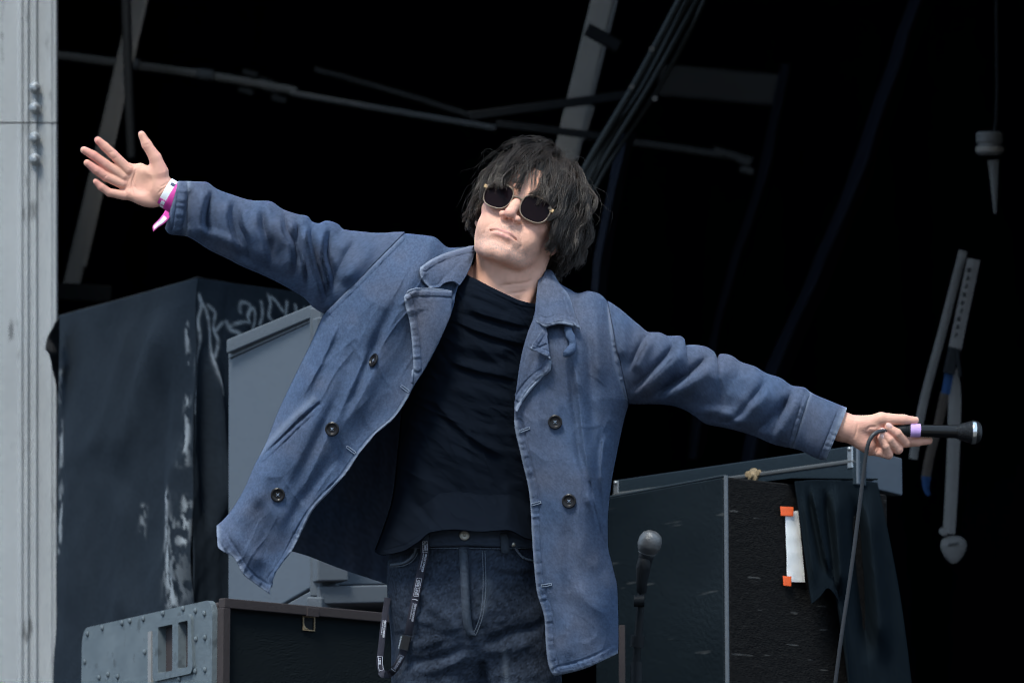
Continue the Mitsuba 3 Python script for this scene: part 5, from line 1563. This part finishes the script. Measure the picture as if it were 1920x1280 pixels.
for sf, (a, b) in ((sfA, ((752, 723), (767, 734))), (sfA, ((650, 837), (666, 849))), (sfB, ((974, 809), (993, 802))), (sfB, ((996, 946), (1014, 941))), (sfB, ((1015, 1098), (1034, 1095)))):
    P = []
    for f in np.linspace(0, 1, 9):
        x, y = a[0] + (b[0] - a[0]) * f, a[1] + (b[1] - a[1]) * f
        P.append(at(x, y, sf(x, y)[0] - .0022))
    P = np.array(P)
    side = np.cross(P[-1] - P[0], FWD)
    side /= np.linalg.norm(side)
    loop = np.vstack([P + side * .0018, P[::-1] - side * .0018, P[:1] + side * .0018])
    obj('buttonhole', tube(loop, .0009, 6, cap=False), 'thread', jacket, smooth=True)

# jeans: waistband, button, loops
def on_jeans(px, py, out=0.0):
    t = 1 - ((px - 886) / 158.0) ** 2
    return at(px, py, -(math.sqrt(max(t, .02)) * 108 + 4) / PPM - out)


jsf_tree = cKDTree(jn.vertices[:, :2])


def jd(px, py):
    i = np.array(jsf_tree.query_ball_point([px, py], 6))
    return V_j[i, 2].min() / PPM if len(i) else -.1


V_j = V.copy() if len(V) == len(jn.vertices) else jn.vertices
wb = []
for x in np.linspace(740, 1040, 60):
    wb.append([at(x, y + 6 * abs(x - 870) / 150, jd(x, 1030) - .006 - .003 * math.sin((y - 990) / 35 * 3.14)) for y in np.linspace(990, 1022, 8)])
wbm = cloth(np.transpose(np.array(wb), (1, 0, 2)), .004)[0]
wv = wbm.vertices
obj('waistband', wbm, 'denim', pants, color=np.tile([[.040, .052, .078]], (len(wv), 1)) * (.7 + .6 * meshkit.noise(wv * 300)[:, None]))
bsdf('brass', (0.40, 0.38, 0.34), 0.35, metallic=0.8)
obj('button', place(lathe([(0, .003), (.002, .0034), (.003, .0022), (.0062, .0022), (.0072, .0034), (.0085, .003), (.0092, .001), (.0092, 0), (0, 0)], 28), at(871, 1003, jd(871, 1030) - .012), -FWD + .15 * UPC), 'brass', pants, smooth=40)
for x, t in ((797, -2), (945, 3)):
    P = [at(x + t * k / 4, 1000 + 9 * k, jd(x, 1030) - .011 - (.003 if 0 < k < 4 else 0)) for k in range(5)]
    lp_ = cloth(np.stack([np.array(P) + RIGHT * .0075, np.array(P) + RIGHT * .003 - FWD * .002, np.array(P) - RIGHT * .003 - FWD * .002, np.array(P) - RIGHT * .0075], 1), .003)[0]
    obj('belt_loop', lp_, 'denim', pants, color=np.tile([[.042, .053, .072]], (len(lp_.vertices), 1)))
flp = [(868, 1028), (870, 1060), (872, 1100), (874, 1140), (878, 1175), (886, 1192)]
fy = curve([(x, y, jd(x, y) - .005) for x, y in flp], 50)
strip = np.stack([at(fy[:, 0] + o_, fy[:, 1], fy[:, 2] - l_) for o_, l_ in ((-8, -.002), (-5, .003), (0, .0045), (5, .0035), (8, -.001))], 1)
fm = cloth(strip, .003)[0]
obj('fly', fm, 'denim', pants, color=np.tile([[.055, .068, .092]], (len(fm.vertices), 1)) * (.6 + .7 * meshkit.noise(fm.vertices * 260)[:, None]))
for pts in ([(865, 1032), (867, 1090), (869, 1140), (875, 1178)], [(871, 1032), (873, 1090), (876, 1140), (882, 1180)], [(904, 1032), (906, 1092), (903, 1140), (888, 1186)], [(909, 1032), (911, 1094), (907, 1144), (891, 1192)], [(742, 1025), (800, 1027), (860, 1027)], [(880, 1027), (940, 1028), (1000, 1026)], [(741, 1062), (756, 1060), (772, 1052), (783, 1036)]):
    c = curve([(x, y, jd(x, y) - .0055) for x, y in pts], 60)
    obj('stitching', tube(at(c[:, 0], c[:, 1], c[:, 2]), .0007, 6), 'thread_dark', pants, smooth=True)
for pts in ([(733, 1058), (752, 1056), (768, 1048), (778, 1034), (781, 1022)], [(964, 1020), (971, 1034), (984, 1046), (1002, 1050)]):
    c = curve([(x, y, jd(x, y) - .004) for x, y in pts], 40)
    obj('pocket_edge', tube(at(c[:, 0], c[:, 1], c[:, 2]), .0022 * (0.8 + .5 * meshkit.noise(c / 3)), 8), 'thread_dark', pants, smooth=True)
obj('rivet', place(lathe([(0, .002), (.004, .0015), (.0048, 0), (0, 0)], 16), at(962, 1020, jd(962, 1022) - .008), -FWD), 'brass', pants, smooth=True)

# lanyard
bsdf('lanyard_cloth', (0.03, 0.03, 0.042), 0.8, specular=0.1)
bsdf('lanyard_print', (0.55, 0.57, 0.66), 0.7)
bsdf('buckle', (0.010, 0.010, 0.012), 0.3, specular=0.5)
LY = thing('lanyard', 'dark printed lanyard hanging from the belt loop of the jeans', 'lanyard')


def ribbon(pts, w):
    c = curve(pts, 60)
    t = np.gradient(c[:, :2], axis=0)
    t /= np.linalg.norm(t, axis=1, keepdims=True)
    nx = np.stack([-t[:, 1], t[:, 0]], 1)
    return c, nx, np.stack([at(c[:, 0] + nx[:, 0] * w / 2 * k, c[:, 1] + nx[:, 1] * w / 2 * k, c[:, 2] - .001 * (1 - k * k)) for k in (-1, -.5, 0, .5, 1)], 1)


def dl(x, y, o):
    return (x, y, jd(x, y) - o)


main = [(797, 1014, jd(797, 1030) - .018), dl(797, 1030, .016), dl(788, 1075, .012), dl(779, 1120, .010), dl(771, 1160, .010), dl(765, 1190, .010)]
c, nx, R_ = ribbon(main, 15)
obj('strap', cloth(R_, .0012)[0], 'lanyard_cloth', LY, smooth=True)
c2, nx2, R2 = ribbon([dl(757, 1218, .012), dl(752, 1232, .014), dl(742, 1250, .016), dl(730, 1262, .018), (720, 1264, -.09), (714, 1258, -.075)], 14)
obj('strap', cloth(R2, .0012)[0], 'lanyard_cloth', LY, smooth=True)
c3, nx3, R3 = ribbon([(727, 1120, -.03), (720, 1165, -.05), (715, 1210, -.06), (712, 1240, -.065), (716, 1260, -.07)], 12)
obj('strap', cloth(R3, .0012)[0], 'lanyard_cloth', LY, smooth=True)
bk = at(760, 1204, jd(760, 1204) - .014)
ax_dir = at(757, 1220, 0) - at(764, 1190, 0)
obj('buckle', bar(bk - ax_dir * .42, bk + ax_dir * .42, .0175, .008, up=-FWD, chamfer=.25), 'buckle', LY)
obj('buckle_edge', bar(bk - ax_dir * .40 - RIGHT * .0095, bk + ax_dir * .35 - RIGHT * .0095, .0022, .007, up=-FWD), 'bolt_steel', LY)


def lettering(text, c, t0, h, off, bold, parent=LY, name='print', depth=.0004, lift=.0022):
    """Flat print that runs along a ribbon from the fraction t0, cap height h px, reading down the strap."""
    m = meshkit.text_mesh(text, h, depth, bold)
    v = m.vertices
    s = np.r_[0, np.cumsum(np.linalg.norm(np.diff(c[:, :2], axis=0), axis=1))]
    pos = s[-1] * t0 + v[:, 0]
    px = np.stack([np.interp(pos, s, c[:, k]) for k in range(3)], 1)
    t = np.gradient(c[:, :2], axis=0)
    t /= np.linalg.norm(t, axis=1, keepdims=True)
    tx = np.stack([np.interp(pos, s, t[:, k]) for k in range(2)], 1)
    w = v[:, 1] - h / 2 + off
    P = at(px[:, 0] + tx[:, 1] * w, px[:, 1] - tx[:, 0] * w, px[:, 2] - lift - v[:, 2])
    obj(name, trimesh.Trimesh(P, m.faces, process=False), 'lanyard_print', parent, smooth=False)
    return s[-1] * t0, v[:, 0].max()


def frame_box(c, t0, t1, half):
    s = np.r_[0, np.cumsum(np.linalg.norm(np.diff(c[:, :2], axis=0), axis=1))]
    t = np.gradient(c[:, :2], axis=0)
    t /= np.linalg.norm(t, axis=1, keepdims=True)
    pts = []
    for f, w in ((t0, -half), (t1, -half), (t1, half), (t0, half), (t0, -half)):
        pos = s[-1] * f
        p = [np.interp(pos, s, c[:, k]) for k in range(3)]
        tx = [np.interp(pos, s, t[:, k]) for k in range(2)]
        pts.append(at(p[0] + tx[1] * w, p[1] - tx[0] * w, p[2] - .0026))
    obj('print_frame', [bar(pts[k], pts[k + 1], .0006, .0004, up=FWD) for k in range(4)], 'lanyard_print', LY)


for t0 in (.13, .66):
    lettering('GILES COOPER', c, t0, 3.4, 2.6, True)
    lettering('ENTERTAINMENTS', c, t0, 2.4, -2.2, False)
for t0 in (.40, -.0):
    lettering('GCE LIVE', c, max(t0, .01) + .012, 4.6, 0, True) if t0 > 0 else lettering('LIVE', c, .01, 4.6, 0, True)
frame_box(c, .395, .585, 4.4)
frame_box(c, .0, .098, 4.4)
for f in (.112, .62):
    frame_box(c, f, f + .002, 5.0)
lettering('GCE LIVE', c2, .18, 4.4, 0, True)
frame_box(c2, .15, .60, 4.2)
lettering('GILES COOPER', c3, .30, 3.2, 2.2, True)
lettering('ENTERTAINMENTS', c3, .30, 2.2, -2.0, False)
lettering('LIVE', c3, .80, 4.2, 0, True)
frame_box(c3, .78, .97, 4)

# wristbands
bsdf('band_white', (0.80, 0.82, 0.86), 0.6)
bsdf('band_pink', (0.60, 0.05, 0.32), 0.6)


def wrist_band(name, label, x, y, tilt, r, w, mat, off=0.0):
    axis = at(352, 384, zR / PPM) - at(303, 356, zR / PPM)
    axis /= np.linalg.norm(axis)
    s = np.linspace(0, 2 * np.pi, 72, endpoint=False)
    A = np.cross(axis, FWD)
    A /= np.linalg.norm(A)
    B = np.cross(axis, A)
    o = at(x, y, zR / PPM)
    P = o + (np.cos(s)[:, None] * A * r + np.sin(s)[:, None] * B * r * .96)
    axis2 = axis + tilt * B
    V = np.stack([P + axis2 * w * k + .0006 * (1 - k * k) * (P - o) / r for k in (-.5, -.2, .2, .5)], 0)
    return tag(obj(name, cloth(V, -.0009, wrap=True)[0], mat, smooth=True), label, 'wristband'), o, A, B, axis, r


wb1 = wrist_band('wristband', 'white printed paper wristband on the raised wrist', 316, 364, 0, .0268, .017, 'band_white')
wb2 = wrist_band('wristband', 'pink festival wristband with a loose tail on the raised wrist', 326, 369, .0, .0275, .013, 'band_pink')
_, o, A, B, axis, r = wb1
bsdf('band_ink', (0.06, 0.07, 0.12), 0.7)
def on_band(a0_, a1_, k0, k1, mat, name, rr=.0278, oo=None):
    s = np.linspace(a0_, a1_, 14)
    oo = o if oo is None else oo
    P = oo + np.cos(s)[:, None] * A * rr + np.sin(s)[:, None] * B * rr * .96
    V = np.stack([P + axis * k0, P + axis * (k0 + k1) / 2, P + axis * k1], 0)
    return cloth(V, -.0004)[0]


fa = math.atan2(-FWD @ B, -FWD @ A)
sgn = 1 if (np.cos(fa + .3) * A + np.sin(fa + .3) * B) @ UPC > (np.cos(fa) * A + np.sin(fa) * B) @ UPC else -1
obj('printed_block', on_band(fa + sgn * .62, fa + sgn * .86, -.004, .004, 'band_ink', 'x'), 'band_ink', wb1[0], smooth=True)
obj('pink_patch', on_band(fa - sgn * .98, fa - sgn * .48, -.0084, .0084, 'band_pink', 'x'), 'band_pink', wb1[0], smooth=True)
obj('white_label', on_band(fa - sgn * .88, fa - sgn * .56, -.0035, .004, 'band_white', 'x', .0284), 'band_white', wb1[0], smooth=True)
tl_ = coons(fill_d([(310, 394, -.078), (321, 401, -.078)]), fill_d([(286, 424, -.085), (287, 434, -.09)]), fill_d([(310, 394, -.078), (299, 410, -.09), (290, 419, -.088), (286, 424, -.085)]), fill_d([(321, 401, -.078), (308, 419, -.09), (297, 426, -.09), (287, 434, -.09)]), 20, 6)
obj('tail', cloth(at(tl_[..., 0], tl_[..., 1], tl_[..., 2]), .0009)[0], 'band_pink', wb2[0], smooth=True)
tl2 = tl_.copy()
tl2 = tl_[5:19, 1:5]
obj('tail_label', cloth(at(tl2[..., 0], tl2[..., 1], tl2[..., 2] - .0012), .0005)[0], 'band_white', wb2[0], smooth=True)

# microphone in the hand, with its cable
bsdf('mic_black', (0.006, 0.006, 0.007), 0.12, specular=0.35)
bsdf('lilac_tape', (0.46, 0.30, 0.62), 0.7)
bsdf('chrome', (0.75, 0.77, 0.80), 0.12, metallic=1.0)
bumped('grille_black', (0.012, 0.013, 0.015), 0.35, lambda p, n, uv: mikit.noise(p.x * 1100, p.y * 1100, p.z * 1100), 0.0014, specular=0.5, metallic=0.3)
bsdf('cable_rubber', (0.030, 0.033, 0.040), 0.45, specular=0.45)
MC = thing('microphone', 'black handheld microphone with lilac tape band and chrome ring', 'microphone')
md = (zL - 5) / PPM
m0, m1 = at(1680, 805.5, md), at(1838, 810.5, md)
mx = (m1 - m0) / np.linalg.norm(m1 - m0)


def mic_part(name, prof, mat, smooth=40):
    pr = [(r_ / PPM, (z_ - 1680) / PPM) for r_, z_ in prof]
    obj(name, place(lathe(pr[::-1] if pr[0][1] > pr[-1][1] else pr, 48), m0, mx, FWD), mat, MC, smooth=smooth)


mic_part('plug', [(0, 1672), (7, 1673), (9, 1680), (10.5, 1690), (11, 1697), (9.6, 1699), (11, 1701), (9.8, 1703), (11.4, 1705), (11.4, 1708), (0, 1708)], 'rubber')
mic_part('tape_band', [(0, 1706.5), (12.2, 1706.5), (12.6, 1708), (12.6, 1724), (12.2, 1725.5), (0, 1725.5)], 'lilac_tape')
mic_part('shaft', [(0, 1725), (11.6, 1725), (11.8, 1728), (12, 1760), (12.2, 1788), (12.8, 1793), (0, 1793)], 'mic_black')
hd = [(0, 1792)] + [(12.5 + 8.5 * (k / 14) ** .8 + (.8 if k % 2 else -.6), 1793 + 28 * k / 14) for k in range(15)] + [(0, 1822)]
mic_part('neck_ribs', hd, 'grille_black', 15)
mic_part('ring', [(20.5, 1820.5), (22.4, 1821), (22.8, 1823), (22.6, 1827), (21.5, 1828.5), (20.5, 1828)], 'chrome')
mic_part('dome', [(21.8, 1827), (20.6, 1832), (17.5, 1836), (12, 1838.8), (6, 1840), (0, 1840.3)], 'grille_black')
cab = curve([(1690, 806, md), (1668, 806.5, md - .008), (1650, 808, md - .026), (1638, 814, md - .036), (1629, 828, md - .038), (1624, 850, md - .034), (1617, 905, md - .026), (1607, 985, md - .02), (1593, 1090, md - .015), (1578, 1190, md - .01), (1566, 1282, md), (1540, 1500, md + .02), (1490, 1800, md + .05)], 160)
cp = at(cab[:, 0], cab[:, 1], cab[:, 2])
end = cp[-1]
cp = np.vstack([cp, [end + np.array([-.02, .05, -(end[2]) * .6]), [end[0] - .1, end[1] + .2, .01], [end[0] - .5, end[1] + .5, .008]]])
CBL = tag(obj('microphone_cable', tube(cp, .0036, 10), 'cable_rubber', smooth=True), 'thin grey cable hanging from the handheld microphone', 'cable')

# shoes, below the frame
SH = singer
for x, y in ((790, 2040), (1003, 2040)):
    p = drop(at(x, y, .0))
    sole = trimesh.creation.capsule(height=.17, radius=.045)
    sole = place(sole, [p[0], p[1] + .05, .045], [0.1 if x > 900 else -.1, -1, 0])
    sole.vertices[:, 2] = np.clip(sole.vertices[:, 2] * 1.05, 0.0, .12)
    obj('shoe', sole, 'rubber', SH, smooth=40)
